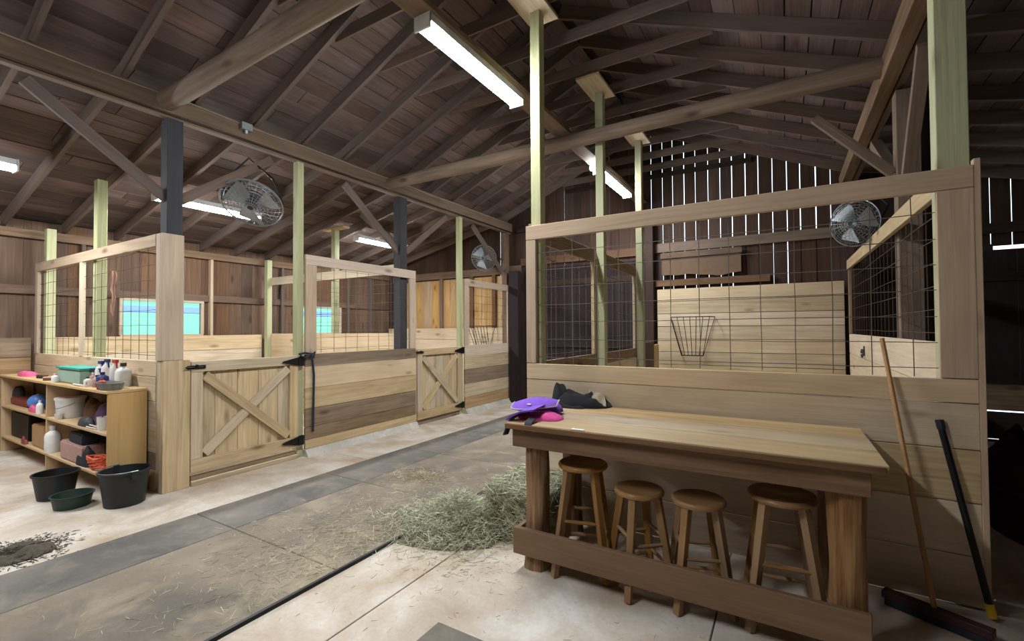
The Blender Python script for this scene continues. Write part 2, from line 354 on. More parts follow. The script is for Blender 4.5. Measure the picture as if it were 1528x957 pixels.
# ---- wall_back: the far gable, vertical boards with daylight in the joints
wb = thing('wall_back', (XRIDGE, YE, 0), 'far gable wall of old vertical boards with daylight slits', 'wall', kind='structure')
x = XL-.1
def gap_at(x):
    if -2.45 < x < .75: return rnd(.008, .014)
    if -4.75 < x < -2.45: return rnd(.003, .010)
    if -5.6 < x < -5.2: return .02
    if 2.2 < x < 2.75: return .012
    return rnd(0, .0015) if R.random() > .12 else .006
while x < XQ+.1:
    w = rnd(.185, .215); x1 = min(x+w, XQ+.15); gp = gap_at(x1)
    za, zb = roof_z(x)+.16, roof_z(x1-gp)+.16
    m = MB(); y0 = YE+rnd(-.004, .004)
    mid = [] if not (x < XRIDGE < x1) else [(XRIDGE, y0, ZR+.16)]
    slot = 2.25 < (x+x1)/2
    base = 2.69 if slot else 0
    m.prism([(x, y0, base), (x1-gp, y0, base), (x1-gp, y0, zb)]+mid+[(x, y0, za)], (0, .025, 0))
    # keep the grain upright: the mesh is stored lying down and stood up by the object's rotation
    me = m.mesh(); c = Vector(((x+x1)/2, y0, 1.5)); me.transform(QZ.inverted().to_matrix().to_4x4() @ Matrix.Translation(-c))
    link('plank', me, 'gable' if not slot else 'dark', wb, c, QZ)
    x = x1
# backing behind boards that let no light in
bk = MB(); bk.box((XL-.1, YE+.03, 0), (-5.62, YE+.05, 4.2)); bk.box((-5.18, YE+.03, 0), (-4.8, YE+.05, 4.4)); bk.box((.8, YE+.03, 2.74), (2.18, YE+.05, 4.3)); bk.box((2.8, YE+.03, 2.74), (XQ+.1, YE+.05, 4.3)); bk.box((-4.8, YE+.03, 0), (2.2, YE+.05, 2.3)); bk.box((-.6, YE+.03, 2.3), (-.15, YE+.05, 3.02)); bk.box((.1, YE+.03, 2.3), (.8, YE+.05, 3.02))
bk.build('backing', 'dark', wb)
for (a, b, z0, z1, mt) in ((-8.9, -5.0, 2.83, 3.0, 'beam'), (-5.0, XRIDGE-.1, 2.98, 3.14, 'old'), (XRIDGE-.1, .7, 3.0, 3.17, 'beam'), (.95, XQ, 2.86, 3.0, 'dark'), (-5.1, XR, 3.72, 3.84, 'dark'), (-3.9, -.45, 4.42, 4.5, 'dark')):
    bx('girt', (a, YE-.06, z0), (b, YE-.012, z1), mt, wb)
bx('girt', (-2.25, YE-.1, 2.36), (-.2, YE-.03, 2.48), 'old', wb)
for xs_ in (-7.3, -6.38, -5.75): bx('stud', (xs_, YE-.08, 0), (xs_+.1, YE-.012, 2.83), 'old', wb)
x = -8.6
while x < -5.3:                                   # honey-coloured boards above the kick boards of the far stall
    w = rnd(.15, .2)
    bx('plank', (x+.002, YE-.035, 1.55), (min(x+w, -5.3)-.002, YE-.012, 2.8), 'honey', wb, bev=0); x += w
z = 0
for hgt in (.27, .27, .27, .27, .27, .27):
    bx('kick_board', (XL+.1, YE-.115, z+.003), (-5.34, YE-.082, z+hgt-.003), 'white', wb); z += hgt
# lean-to end on the right: boards with open joints low down, a dark sliding door above
z = 0
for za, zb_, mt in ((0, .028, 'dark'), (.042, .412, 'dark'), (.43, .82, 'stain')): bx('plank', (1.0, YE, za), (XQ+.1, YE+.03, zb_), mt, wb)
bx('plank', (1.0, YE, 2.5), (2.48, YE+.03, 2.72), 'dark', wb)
d = thing('door_2', (2.9, YE-.05, .8), 'dark sliding door at the far end of the right aisle', 'door', kind='structure')
for k in range(5): bx('board', (1.2+k*.5, YE-.035, .8), (1.2+k*.5+.497, YE-.005, 2.635), 'maroon', d)
bx('rail', (1.2, YE-.06, 2.2), (3.7, YE-.036, 2.32), 'maroon', d)
# aisle end door
d = thing('door_1', (-3.6, YE-.05, 0), 'tall dark plank door closing the far end of the aisle', 'door', kind='structure')
for k in range(13): bx('board', (-4.88+k*.2, YE-.05, .02), (-4.88+k*.2+.196, YE-.02, 2.9), 'maroon', d)
bx('rail', (-4.88, YE-.075, 2.5), (-2.29, YE-.052, 2.62), 'dark', d); bx('rail', (-4.88, YE-.075, 1.2), (-2.29, YE-.052, 1.32), 'dark', d)
bx('door_jamb', (-5.16, YE-.3, 0), (-4.93, YE-.16, 2.85), 'maroon', d)

# ---- the two walls the camera does not see
wr = thing('wall_right', (XQ, 2, 0), 'dark plank outer wall on the right', 'wall', kind='structure')
for k in range(16): bx('plank', (XQ+.05, YN+k*.805, 0), (XQ+.08, YN+k*.805+.8, roof_z(XQ)+.2), 'dark', wr, bev=0)
wf = thing('wall_front', (0, YN, 0), 'plank wall at the near end of the barn', 'wall', kind='structure')
for k in range(14):
    x0 = XL+k*.985; bx('plank', (x0, YN-.1, 0), (x0+.98, YN-.07, roof_z(x0+.5)+.3), 'old', wf, bev=0)

# ------------------------------------------------------------------ posts, beams, braces, logs
def post(x, y, z1, s, mat, label, z0=0, group=None, sx=None):
    o = thing('timber_post', (x, y, z0), label, 'post', group)
    sx = sx or s
    bx('shaft', (x-sx/2, y-s/2, z0), (x+sx/2, y+s/2, z1), mat, o, bev=.004); return o
p1 = post(-5.32, 2.185, 3.72, .14, 'slate', 'dark slate-coloured post rising from the corner column by the shelves')
pA = post(-5.285, 3.565, 3.72, .09, 'green', 'pale green treated post at the hinge side of the near stall gate')
p2 = post(-5.33, 5.40, 3.72, .15, 'slate', 'dark slate-coloured post between the two left stalls')
pB = post(-5.285, 6.90, 3.72, .09, 'green', 'pale green treated post at the hinge side of the far stall gate')
pE = post(-5.30, 8.60, 3.72, .12, 'old', 'weathered end post of the left stalls at the far wall')
m1 = post(-7.03, 2.15, 3.40, .1, 'green', 'treated post standing behind the mesh over the shelves')
m2 = post(-7.03, 5.48, 3.42, .1, 'green', 'treated post with a cap board inside the left stalls')
bx('cap_board', (-7.3, 5.41, 3.42), (-6.72, 5.55, 3.455), 'tan', m2)
post(-8.80, 2.15, 3.02, .1, 'green', 'short treated post at the far left end of the mesh panel')
post(-8.92, 5.36, 3.0, .1, 'green', 'short treated post where the stall divider meets the outer wall')
caps = []
for y, zt, lb in ((3.63, 4.44, 'tall treated post at the left front corner of the right stall, under the ridge'), (5.27, 4.44, 'tall treated post midway along the aisle side of the right stall'), (6.98, 4.46, 'tall treated post farthest down the aisle side of the right stall')):
    o = post(-1.89, y, zt, .095, 'green', lb)
    bx('cap_board', (-2.03, y-.42, zt), (-1.75, y+.16, zt+.03), 'tan', o)
xr0 = ony(1397, 250, 3.58).x
post(xr0+.075, 3.645, 3.745, .12, 'green', 'thick treated post at the right front corner of the right stall', sx=.145)
pR = post(XR+.20, 5.42, 3.74, .17, 'beam', 'dark old post with braces behind the right stall mesh')
post(XR+.4, 5.75, 3.8, .2, 'dark', 'wide dark post standing just beyond the braced post on the right')
post(XR+.2, 8.62, 3.74, .15, 'dark', 'dark post in the far right corner of the right stall')
post(-2.15, 8.62, 3.75, .15, 'dark', 'dark post on the far wall at the left of the plank backing')
# beams
b = thing('roof_beam', (XP-.06, 2, 3.745), 'long doubled timber beam carried on the left posts', 'beam')
bx('timber', (XP-.09, YN, 3.765), (XP-.01, YE-.02, 3.945), 'beam', b, bev=.006); bx('timber', (XP-.17, YN, 3.745), (XP-.115, YE-.02, 3.9), 'beam', b, bev=.006); bx('ledger', (XP-.115, YN, 3.72), (XP-.035, YE-.02, 3.745), 'beam', b)
b = thing('roof_beam', (XR+.06, 2, 3.745), 'old beam running away over the right side of the right stall', 'beam')
bx('timber', (XR-.02, YN, 3.745), (XR+.1, YE-.02, 3.945), 'log', b, bev=.006); bx('timber', (XR+.12, YN, 3.765), (XR+.18, YE-.02, 3.93), 'beam', b, bev=.006)
b = thing('light_beam', (-2.34, 2, 3.99), 'brown board under the roof peak that carries the lights', 'beam')
bx('timber', (-2.43, YN, 3.985), (-2.23, YE-.02, 4.03), 'beam', b)
def log(y, z, r, label):
    m = MB(); pts = []; rs = []
    for i in range(15):
        t = i/14; pts.append((XP-.25+t*(XR-XP+.5), y+.03*math.sin(t*4+y), z+.015*math.sin(t*5+y*2))); rs.append(r*(1+.07*math.sin(t*9+y)))
    me_o = thing('log_tie_beam', (XRIDGE, y, z-r), label, 'log beam')
    me_o2 = m.tube(pts, rs, 12); m.build('trunk', 'log', me_o, smooth=True); return me_o
log(2.08, 3.89, .095, 'round peeled log crossing the barn nearest the camera'); log(5.10, 3.87, .088, 'round peeled log crossing the barn past the tall posts')
def brace(y0, z0, y1, z1, parent, x=XP-.06, w=.04, t=.1, mat='rafter'):
    x = XP-.1; z1 = min(z1, 3.655); y0 = min(y0, 8.5)
    bar('brace', (x, y0, z0), (x, y1, z1), w, t, mat, parent)
def P(u, v, x=XP-.06): q = onx(u, v, x); return q.y, q.z
a = P(262, 305); c = P(38, 92); brace(a[0], a[1], c[0], c[1]+.03, p1, x=XP-.2)
a = P(272, 298); c = P(408, 224); brace(a[0], a[1], c[0], c[1]+.02, p1, x=XP-.2)
a = P(598, 378); c = P(516, 264); brace(a[0], a[1], c[0], c[1]+.02, p2, x=XP-.2)
a = P(608, 376); c = P(668, 314); brace(a[0], a[1], c[0], c[1]+.02, p2, x=XP-.2)
a = P(762, 408); c = P(707, 330); brace(a[0], a[1], c[0], c[1]+.02, pE, x=XP-.2)
bar('brace', (-5.4, 5.45, 2.95), (-6.3, 5.45, 3.6), .04, .1, 'rafter', p2)
bar('brace', (XR+.18, 5.5, 2.9), (XR+.14, 6.6, 3.68), .1, .09, 'beam', pR); bar('brace', (XR+.18, 5.34, 2.85), (XR+.14, 4.45, 3.68), .09, .08, 'beam', pR); bar('brace', (XR+.1, 5.42, 3.0), (XR-.5, 5.42, 3.66), .06, .08, 'beam', pR)

# ------------------------------------------------------------------ fluorescent lights
def fixture(x, y0, y1, z, label, group):
    o = thing('strip_light', (x, (y0+y1)/2, z), label, 'light', group)
    h = MB(); h.box((x-.078, y0, z+.015), (x+.078, y1, z+.075)); ho = h.build('housing', 'whitem', o)
    d = MB(); pr = [(x-.072, z+.015), (x-.062, z-.016), (x-.035, z-.034), (x+.035, z-.034), (x+.062, z-.016), (x+.072, z+.015)]
    d.prism([(a, y0+.012, b) for a, b in pr], (0, y1-y0-.024, 0)); d.build('diffuser', 'tube', o)
    for ye in (y0, y1): e = MB(); e.box((x-.078, ye-.006, z-.038), (x+.078, ye+.012, z+.078)); e.build('end_cap', 'whitem', ho)
    return o
G1 = 'strip lights along the roof peak'; G2 = 'strip lights over the left stalls'
zL = 3.905
fixture(-2.335, 2.6, 4.02, zL, 'large bright strip light under the roof peak nearest the camera', G1)
f2 = fixture(-2.335, 6.4, 7.85, zL, 'bright strip light under the roof peak beyond the log', G1)
fixture(-2.335, -1.2, .22, zL, 'strip light under the roof peak above the camera', G1)
fixture(-6.85, 2.62, 3.95, 3.29, 'strip light behind the hanging fan over the near left stall', G2)
fixture(-6.85, 5.80, 7.15, 3.29, 'strip light over the far left stall by the dark post', G2)
fixture(-6.85, .05, 1.4, 3.29, 'strip light over the shelves at the left edge', G2)
bu = thing('bulb', tuple(onz(884, 250, 3.93)), 'small round lit bulb hanging beside the far strip light', 'bulb')
q = onz(884, 250, 3.93)
m = MB(); m.lathe([(.0, -.05), (.03, -.04), (.042, -.01), (.03, .025), (.018, .04)], q, 12); m.build('globe', 'tube', bu, smooth=True)
m = MB(); m.lathe([(.022, .035), (.024, .1)], q, 10); m.build('socket', 'wplastic', bu)

# ------------------------------------------------------------------ stall walls, mesh panels, gates
def fmap(kind, plane, out):
    if kind == 'y': return lambda s, z, d: Vector((plane+out*d, s, z))      # runs along y, faces +-x
    return lambda s, z, d: Vector((s, plane+out*d, z))                       # runs along x, faces +-y
def planks(f, s0, s1, rows, parent, d0=0., t=.032):
    for (z0, z1, mt) in rows:
        j = rnd(-.003, .003); bx('plank', f(s0, z0+.0025, d0+j), f(s1, z1-.0025, d0+t+j), mt, parent)
def wiremesh(f, s0, s1, z0, z1, d, parent, mat='wire', dz=.152, ds=.2, ph=.1, r=.0028):
    m = MB(); z = z0+dz*.35
    rr = random.Random(int(s0*100)+5)
    while z < z1:
        n = 7; m.tube([f(s0+(s1-s0)*i/n, z+(rr.uniform(-.004, .004)), d) for i in range(n+1)], r, 4); z += dz
    s = s0+ph
    while s < s1-.02:
        n = 5; j = rr.uniform(-.004, .004); m.tube([f(s+j+rr.uniform(-.003, .003), z0+(z1-z0)*i/n, d-.006) for i in range(n+1)], r, 4); s += ds
    return m.build('wire_mesh', mat, parent)
# near end wall of the left stalls, behind the shelves (faces the camera)
F = fmap('x', 2.10, -1)
o = thing('stall_partition', (-7.1, 2.1, 0), 'plank and mesh end wall of the left stalls behind the shelves', 'partition')
ZS = 1.29
planks(F, -9.05, -5.34, [(.0, .21, 'tan'), (.21, .38, 'stain'), (.38, .59, 'tan'), (.59, .89, 'tan'), (.89, 1.13, 'tan'), (1.13, ZS, 'white')], o)
bx('top_rail', F(-9.05, 2.43, .002), F(-5.345, 2.55, .042), 'pale', o); bx('stile', F(-9.05, ZS, .0), F(-8.95, 2.43, .04), 'pale', o); bx('stile', F(-7.38, ZS, .0), F(-7.30, 2.43, .04), 'white', o)
wiremesh(F, -8.95, -7.38, ZS, 2.43, .01, o, 'rust'); wiremesh(F, -7.3, -5.35, ZS, 2.43, .01, o, 'rust')
# corner column wrapped in boards
c = thing('corner_column', (-5.28, 2.18, 0), 'board-wrapped corner column of the left stalls beside the shelves', 'column')
bx('face_board', (-5.245, 2.075, .0), (-5.205, 2.315, ZS), 'tan', c, bev=.004); bx('side_board', (-5.34, 2.075, 0), (-5.247, 2.108, ZS), 'tan', c)
bx('face_board', (-5.245, 2.06, ZS+.002), (-5.212, 2.255, 2.55), 'pale', c, bev=.004); bx('side_board', (-5.335, 2.06, ZS+.002), (-5.247, 2.095, 2.55), 'pale', c)
# front panels
F = fmap('y', -5.235, 1)
def front_panel(y0, y1, rows, label, st):
    o = thing('stall_partition', (-5.22, (y0+y1)/2, .085), label, 'stall front')
    planks(F, y0, y1, rows, o, 0, .034)
    bx('top_rail', F(y0, 2.42, 0), F(y1, 2.55, .036), 'pale', o); bx('stile', F(y0, 1.285, .0), F(y0+st, 2.42, .034), 'pale', o); bx('stile', F(y1-.14, 1.285, 0), F(y1, 2.42, .034), 'pale', o)
    wiremesh(F, y0+st, y1-.14, 1.285, 2.42, -.012, o, 'rust'); return o
front_panel(3.612, 5.62, [(.085, .2, 'tan'), (.2, .36, 'stain'), (.36, .59, 'stain'), (.59, .85, 'tan'), (.85, 1.12, 'white'), (1.12, 1.285, 'stain')], 'near left stall front with boards of mixed tones under wire mesh', .16)
front_panel(6.955, 8.66, [(.085, .3, 'honey'), (.3, .55, 'tan'), (.55, .83, 'stain'), (.83, 1.08, 'tan'), (1.08, 1.285, 'white')], 'far left stall front with mesh, next to the aisle end', .13)
bx('corner_trim', (-5.26, 8.62, .085), (-5.19, 8.70, 2.6), 'pale', thing('end_trim', (-5.22, 8.66, .085), 'pale upright end board closing the far stall front', 'trim board'))
# divider between the two left stalls
F2 = fmap('x', 5.42, -1)
o = thing('stall_partition', (-7.0, 5.4, 0), 'plank and mesh divider between the two left stalls', 'partition')
planks(F2, -8.86, -5.42, [(k*.255, (k+1)*.255, 'white' if k > 3 else 'tan') for k in range(6)], o)
bx('top_rail', F2(-8.86, 2.5, 0), F2(-5.42, 2.65, .036), 'white', o); wiremesh(F2, -8.86, -5.42, 1.53, 2.5, .01, o, 'wire')
def hinge(F, yh, z, s, parent):
    m = MB(); m.prism([F(yh, z-.05, .045), F(yh, z+.05, .045), F(yh-s*.04, z+.045, .045), F(yh-s*.2, z+.012, .045), F(yh-s*.22, z, .045), F(yh-s*.2, z-.012, .045), F(yh-s*.04, z-.045, .045)], F(0, 0, .008)-F(0, 0, 0))
    m.prism([F(yh+.005*s, z-.06, .045), F(yh+.005*s, z+.06, .045), F(yh+.07*s, z+.06, .045), F(yh+.07*s, z-.06, .045)], F(0, 0, .007)-F(0, 0, 0))
    h = m.build('hinge', 'black', parent); m = MB(); m.tube([F(yh, z-.06, .055), F(yh, z+.06, .055)], .009, 8); m.build('pin', 'black', h); return h
def gate(y0, y1, z0, z1, label, sill):
    o = thing('stall_gate', (-5.22, (y0+y1)/2, z0), label, 'gate')
    n = max(4, round((y1-y0)/.22)); w = (y1-y0-.02)/n
    for k in range(n): bx('plank', F(y0+.01+k*w+.003, z0+.02, -.022), F(y0+.01+(k+1)*w-.003, z1-.02, -.002), 'tan', o)
    fw = .11
    bx('top_rail', F(y0, z1-fw, 0), F(y1, z1, .036), 'tan', o); bx('bottom_rail', F(y0, z0, 0), F(y1, z0+fw+.02, .036), 'tan', o)
    for a in (y0, y1-fw): bx('stile', F(a, z0+fw+.022, 0), F(a+fw, z1-fw-.002, .036), 'tan', o)
    ya, yb, za, zb = y0+fw+.01, y1-fw-.01, z0+fw+.04, z1-fw-.02
    bar('brace', F(ya+.01, za+.02, .018), F(yb-.01, zb-.02, .018), .034, .095, 'tan', o)
    bar('brace', F(ya+.01, zb-.02, .028), F(yb-.01, za+.02, .028), .034, .095, 'tan', o)
    hinge(F, y1, z1-.07, 1, o); hinge(F, y1, z0+.08, 1, o)
    m = MB(); m.box(F(y0-.04, z1-.075, .037), F(y0+.13, z1-.04, .047)); m.tube([F(y0-.06, z1-.057, .054), F(y0+.1, z1-.057, .054)], .008, 8); m.box(F(y0+.03, z1-.057, .05), F(y0+.045, z1-.03, .08)); m.build('latch', 'black', o)
    return o
gate(2.322, 3.512, .14, 1.27, 'large wooden stall gate with crossed braces near the shelves', 1)
gate(5.665, 6.845, .10, 1.265, 'wooden crossed-brace gate of the far left stall', 1)
o = thing('gate_sill', (-5.26, 2.9, 0), 'dirty timber sill under the near stall gate', 'sill'); bx('timber', (-5.36, 2.34, 0), (-5.24, 3.5, .1), 'stain', o); bx('timber', (-5.235, 2.33, 0), (-5.20, 3.51, .05), 'tan', o)
o = thing('gate_sill', (-5.26, 6.2, 0), 'timber sill under the far stall gate', 'sill'); bx('timber', (-5.36, 5.68, 0), (-5.24, 6.83, .08), 'stain', o)

# right stall --------------------------------------------------------
YP = 3.53; F = fmap('x', YP+.04, -1); XA, XB = -1.965, .925
o = thing('stall_partition', (-.5, YP, 0), 'wide front of the right stall, plank base with open mesh above', 'stall front')
planks(F, XA, XB, [(.01, .29, 'white'), (.29, .588, 'white'), (.588, .885, 'tan'), (.885, 1.145, 'white'), (1.145, 1.283, 'white')], o, 0, .035)
bx('top_rail', F(XA, 2.37, .0), F(XB, 2.495, .04), 'pale', o); bx('stile', F(XA, 1.286, .0), F(XA+.095, 2.368, .038), 'pale', o); bx('stile', F(.765, 1.286, .0), F(XB, 2.368, .038), 'pale', o); bx('edge_board', F(XB, .01, -.008), F(XB+.03, 2.53, .036), 'pale', o)
wiremesh(F, XA+.095, .765, 1.285, 2.37, -.002, o, 'wire', ph=.13, r=.0034)
# aisle side of the right stall
Fs = fmap('y', -1.94, -1)
o = thing('stall_partition', (-1.94, 5.3, 0), 'aisle-side wall of the right stall with mesh between tall posts', 'partition')
for (a, b) in ((3.60, 5.21), (5.33, 6.92)):
    planks(Fs, a, b, [(0.01, .3, 'white'), (.3, .6, 'tan'), (.6, .9, 'tan'), (.9, 1.15, 'white'), (1.15, 1.285, 'stain')], o)
    bx('top_rail', Fs(a, 2.38, 0), Fs(b, 2.53, .036), 'stain', o); bx('stile', Fs(b-.07, 1.285, 0), Fs(b, 2.38, .036), 'tan', o)
    wiremesh(Fs, a, b-.07, 1.285, 2.38, .01, o, 'wire')
# right-hand side of the right stall
Fr = fmap('y', .86, -1)
o = thing('stall_partition', (.86, 6, 0), 'right-hand wall of the right stall, whitewashed board under mesh', 'partition')
planks(Fr, 3.72, 8.5, [(0.01, .3, 'white'), (.3, .6, 'white'), (.6, .9, 'white'), (.9, 1.19, 'white'), (1.19, 1.485, 'white')], o)
bar('top_rail', (.84, 3.72, 2.47), (.84, 8.6, 2.53), .04, .14, 'tan', o)
bx('stile', Fr(8.42, 1.49, 0), Fr(8.5, 2.44, .036), 'stain', o); wiremesh(Fr, 3.72, 8.42, 1.49, 2.42, .01, o, 'rust', r=.003)
# plank backing of the right stall at the far wall
o = thing('stall_partition', (-.6, 8.65, 0), 'stack of horizontal pale planks backing the right stall', 'plank wall')
z = 0.01
for k in range(10):
    hgt = .2295; bx('plank', (-2.03, 8.655, z+.004), (.79, 8.69, z+hgt-.004), R.choice(['tan', 'white', 'tan']), o); z += hgt
bl = thing('burlap_sheet', (-1.4, 8.72, 2.5), 'brown board and sagging burlap sheet nailed above the plank backing', 'sheet')
m = MB(); pts = []
n = 14
for i in range(n+1):
    t = i/n; xx = -1.95+t*1.32; pts.append((xx, 2.56-.05*math.sin(max(0, t-.45)/.55*math.pi)+.008*math.sin(t*23)))
m.prism([(a, 8.70, b) for a, b in pts]+[(-.63, 8.70, 2.98), (-1.95, 8.70, 2.98)], (0, .012, 0)); m.build('cloth', 'burlap', bl)
bx('batten', (-1.97, 8.67, 2.87), (-.61, 8.698, 2.97), 'old', bl)
dd = thing('spare_panel', (-1.7, 7.7, 0), 'brown plank panel leaning inside the right stall behind the tall posts', 'panel')
bx('board', (-1.98, 7.35, 0), (-1.93, 7.95, 1.36), 'old', dd); bx('board', (-1.98, 7.96, 0), (-1.93, 8.3, 1.3), 'tan', dd)

# ------------------------------------------------------------------ hay racks, fans, hooks
def rack(xc, y, z0, z1, wt, wb, label):
    o = thing('hay_rack', (xc, y, z0), label, 'hay rack')
    m = MB(); dep = .26
    m.tube([(xc-wt/2, y, z1), (xc-wt/2+.05, y-dep, z1), (xc+wt/2-.05, y-dep, z1), (xc+wt/2, y, z1)], .009, 6)
    m.build('hoop', 'black', o); m = MB(); m.tube([(xc-wb/2, y, z0), (xc-wb/2, y-.08, z0), (xc+wb/2, y-.08, z0), (xc+wb/2, y, z0)], .009, 6); m.build('hoop', 'black', o)
    for k in range(7):
        t = k/6-.5; r = MB(); r.tube([(xc+t*(wt-.1), y-dep, z1), (xc+t*wb, y-.08, z0)], .006, 5); r.build('bar', 'black', o)
    for s in (-.5, .5):
        r = MB(); r.tube([(xc+s*wt, y, z1), (xc+s*wb, y-.02, z0)], .006, 5); r.build('bar', 'black', o)
rack(-1.42, 8.638, 1.10, 1.78, .74, .36, 'black wire hay rack on the pale planks of the right stall')
rack(-5.95, 8.67, 1.22, 1.66, .62, .4, 'black wire hay rack in the far left stall behind mesh')
def fan(c, axis, r, hang, label, depth=.16):
    """round wire-caged fan; axis points out of its front"""
    c = Vector(c); o = thing('barn_fan', c, label, 'fan')
    ax = Vector(axis).normalized(); q = ax.to_track_quat('Z', 'X'); T = lambda p: c + q @ Vector(p)
    def ring(rr, z, n=28): return [T((rr*math.cos(2*math.pi*i/n), rr*math.sin(2*math.pi*i/n), z)) for i in range(n)]
    m = MB(); m.tube(ring(r, 0, 36), r*.03, 6, closed=True); m.build('rim', 'fan', o, smooth=True)
    for s in (1, -1):
        m = MB()
        for k in range(1, 9): rr = r*k/9; m.tube(ring(rr, s*depth/2*(1-(k/9)**3), 26), .0022, 4, closed=True)
        for k in range(26):
            a = 2*math.pi*k/26; m.tube([T((r*t*math.cos(a), r*t*math.sin(a), s*depth/2*(1-t**3))) for t in (.1, .4, .7, .9, 1)], .0022, 4)
        m.lathe([(0, 0)], (0, 0, 0), 3) if False else None
        m.build('cage', 'fan', o)
    m = MB(); n = 16; P0 = [T((.2*r*math.cos(2*math.pi*i/n), .2*r*math.sin(2*math.pi*i/n), -.09)) for i in range(n)]; m.prism(P0, q @ Vector((0, 0, .13))); mo = m.build('motor', 'charcoal', o)
    for k in range(3):
        a0 = 2*math.pi*k/3+.5; vs = []
        for i in range(6):
            t = .18+.72*i/5; w = .33+.25*math.sin(t*2.6)
            for sgn in (-1, 1): a = a0+sgn*w+.25*t; vs.append(T((r*t*math.cos(a), r*t*math.sin(a), sgn*.035)))
        m = MB(); m.add(vs+[v+q @ Vector((0, 0, .003)) for v in vs], [(2*i, 2*i+1, 2*i+3, 2*i+2) for i in range(5)]+[(12+2*i, 12+2*i+2, 12+2*i+3, 12+2*i+1) for i in range(5)]+[(0, 12, 13, 1), (10, 11, 23, 22)]); m.build('blade', 'metal', mo, smooth=True)
    if hang:
        h = Vector(hang); m = MB(); s1, s2 = T((0, r*1.04, 0)), T((0, -r*1.04, 0)); m.tube([s1, s1+(h-s1)*.55+q @ Vector((0, r*.3, 0)), h, s2+(h-s2)*.55+q @ Vector((0, -r*.3, 0)), s2], .012, 6); m.build('yoke', 'black', o)
    return o
fc = ony(376, 304, 2.98)
fan(fc, (.35, -.45, -.75), .33, tuple(Vector((-5.40, 3.0, 3.62))), 'round caged fan hanging below the left beam over the near gate')
q = ony(1275, 333, 6.3); fan(q, (-.55, -.8, -.15), .255, (q.x+.25, 6.5, q.z+.3), 'round caged fan in the right stall behind the mesh rail')
q = ony(722, 385, 8.3); fan(q, (.3, -.9, -.25), .28, (q.x+.28, 8.5, q.z-.06), 'round caged fan on the far wall of the left stalls')
# junction box and cable on the left beam
q = onx(366, 190, XP); o = thing('junction_box', (XP+.01, q.y, q.z-.04), 'small grey electrical box fixed on the left beam', 'electrical box')
bx('case', (XP-.008, q.y-.06, q.z-.04), (XP+.045, q.y+.06, q.z+.04), 'boxgrey', o); m = MB(); m.tube([(XP+.02, q.y, q.z-.04), (XP+.02, q.y, q.z-.075)], .016, 8); m.build('cable_gland', 'wplastic', o)
m = MB(); m.tube([(XP+.002, YN+i*.4, 3.918+.008*math.sin(i*1.7)) for i in range(32)], .006, 5); tag(m.build('electric_cable', 'conduit'), 'thin pale cable running along the left beam', 'cable')
# snap hook on the right stall wall
q = onx(1290, 524, .825); o = thing('snap_hook', q, 'metal tie ring and snap on the whitewashed right stall wall', 'hook')
bx('plate', (.815, q.y-.03, q.z-.06), (.826, q.y+.03, q.z+.06), 'charcoal', o); m = MB(); m.tube([(.80, q.y+.07*math.cos(a*.5), q.z-.03+.05*math.sin(a*.5)) for a in range(13)], .008, 5, closed=False); m.build('ring', 'charcoal', o)
# frayed rope hanging in the left mesh, lead rope on the gate post
a, b = ony(170, 405, 2.072), ony(168, 472, 2.072)
m = MB(); m.tube([a+(b-a)*(i/10)+Vector((.02*math.sin(i*1.3), 0, 0)) for i in range(11)], [.02, .024, .02, .017, .022, .014, .018, .014, .018, .012, .006], 7); tag(m.build('frayed_rope', 'oldrope', smooth=True), 'frayed pinkish rope hanging on the mesh above the shelves', 'rope')
pts = [onx(446, 529, -5.19), onx(455, 527, -5.17), onx(465, 528, -5.16), onx(467, 545, -5.17)]+[onx(468.5-.2*i, 560+i*12, -5.18) for i in range(8)]
m = MB(); m.tube(pts, .014, 7); m.tube([onx(448, 531, -5.18), onx(456, 534, -5.16), onx(464, 530, -5.165), onx(470, 525, -5.17), onx(468, 535, -5.165)], .012, 7)
tag(m.build('lead_rope', 'rope', smooth=True), 'dark blue lead rope hanging beside the near gate hinge', 'rope')

# ------------------------------------------------------------------ rubber mats down the aisle
XM0, XM1, XMm = -4.36, -2.535, -3.76
def rmat(x0, x1, y0, y1, mt, label): return tag(bx('rubber_mat', (x0+.003, y0+.003, 0.001), (x1-.003, y1-.003, .019), mt, None, bev=.004), label, 'rubber mat', 'rubber mats on the floor')
ye = [(-1.9, .62), (.62, 1.99), (1.99, 3.27), (3.27, 4.5), (4.5, 5.73), (5.73, 6.96), (6.96, 8.2)]
nmL = ['behind the camera', 'left strip, front edge', 'left strip, second from the front', 'left strip by the near stall front', 'left strip, fourth from the front', 'left strip by the far gate', 'left strip, farthest']
for k, (a, b) in enumerate(ye):
    if k: rmat(XM0, XMm, a, b, 'matdark', 'narrow dark rubber aisle mat, '+nmL[k])
nm = ['at the bottom left corner', 'in the foreground', 'strewn with hay, second from front', 'under the small hay clump', 'past the hay bale', 'second from the aisle end', 'at the aisle end']
for k, (a, b) in enumerate(ye): rmat(XMm, XM1, a, b, 'mat', 'wide dusty rubber aisle mat '+nm[k])
rmat(-1.62, -.42, .1, 1.92, 'matdark', 'single rubber mat whose corner shows at the bottom centre')
m = MB(); m.box((XM1+.001, -1.9, 0), (XM1+.022, 8.2, .024)); tag(m.build('mat_edging', 'black'), 'thin black edging strip along the right side of the mats', 'edging')

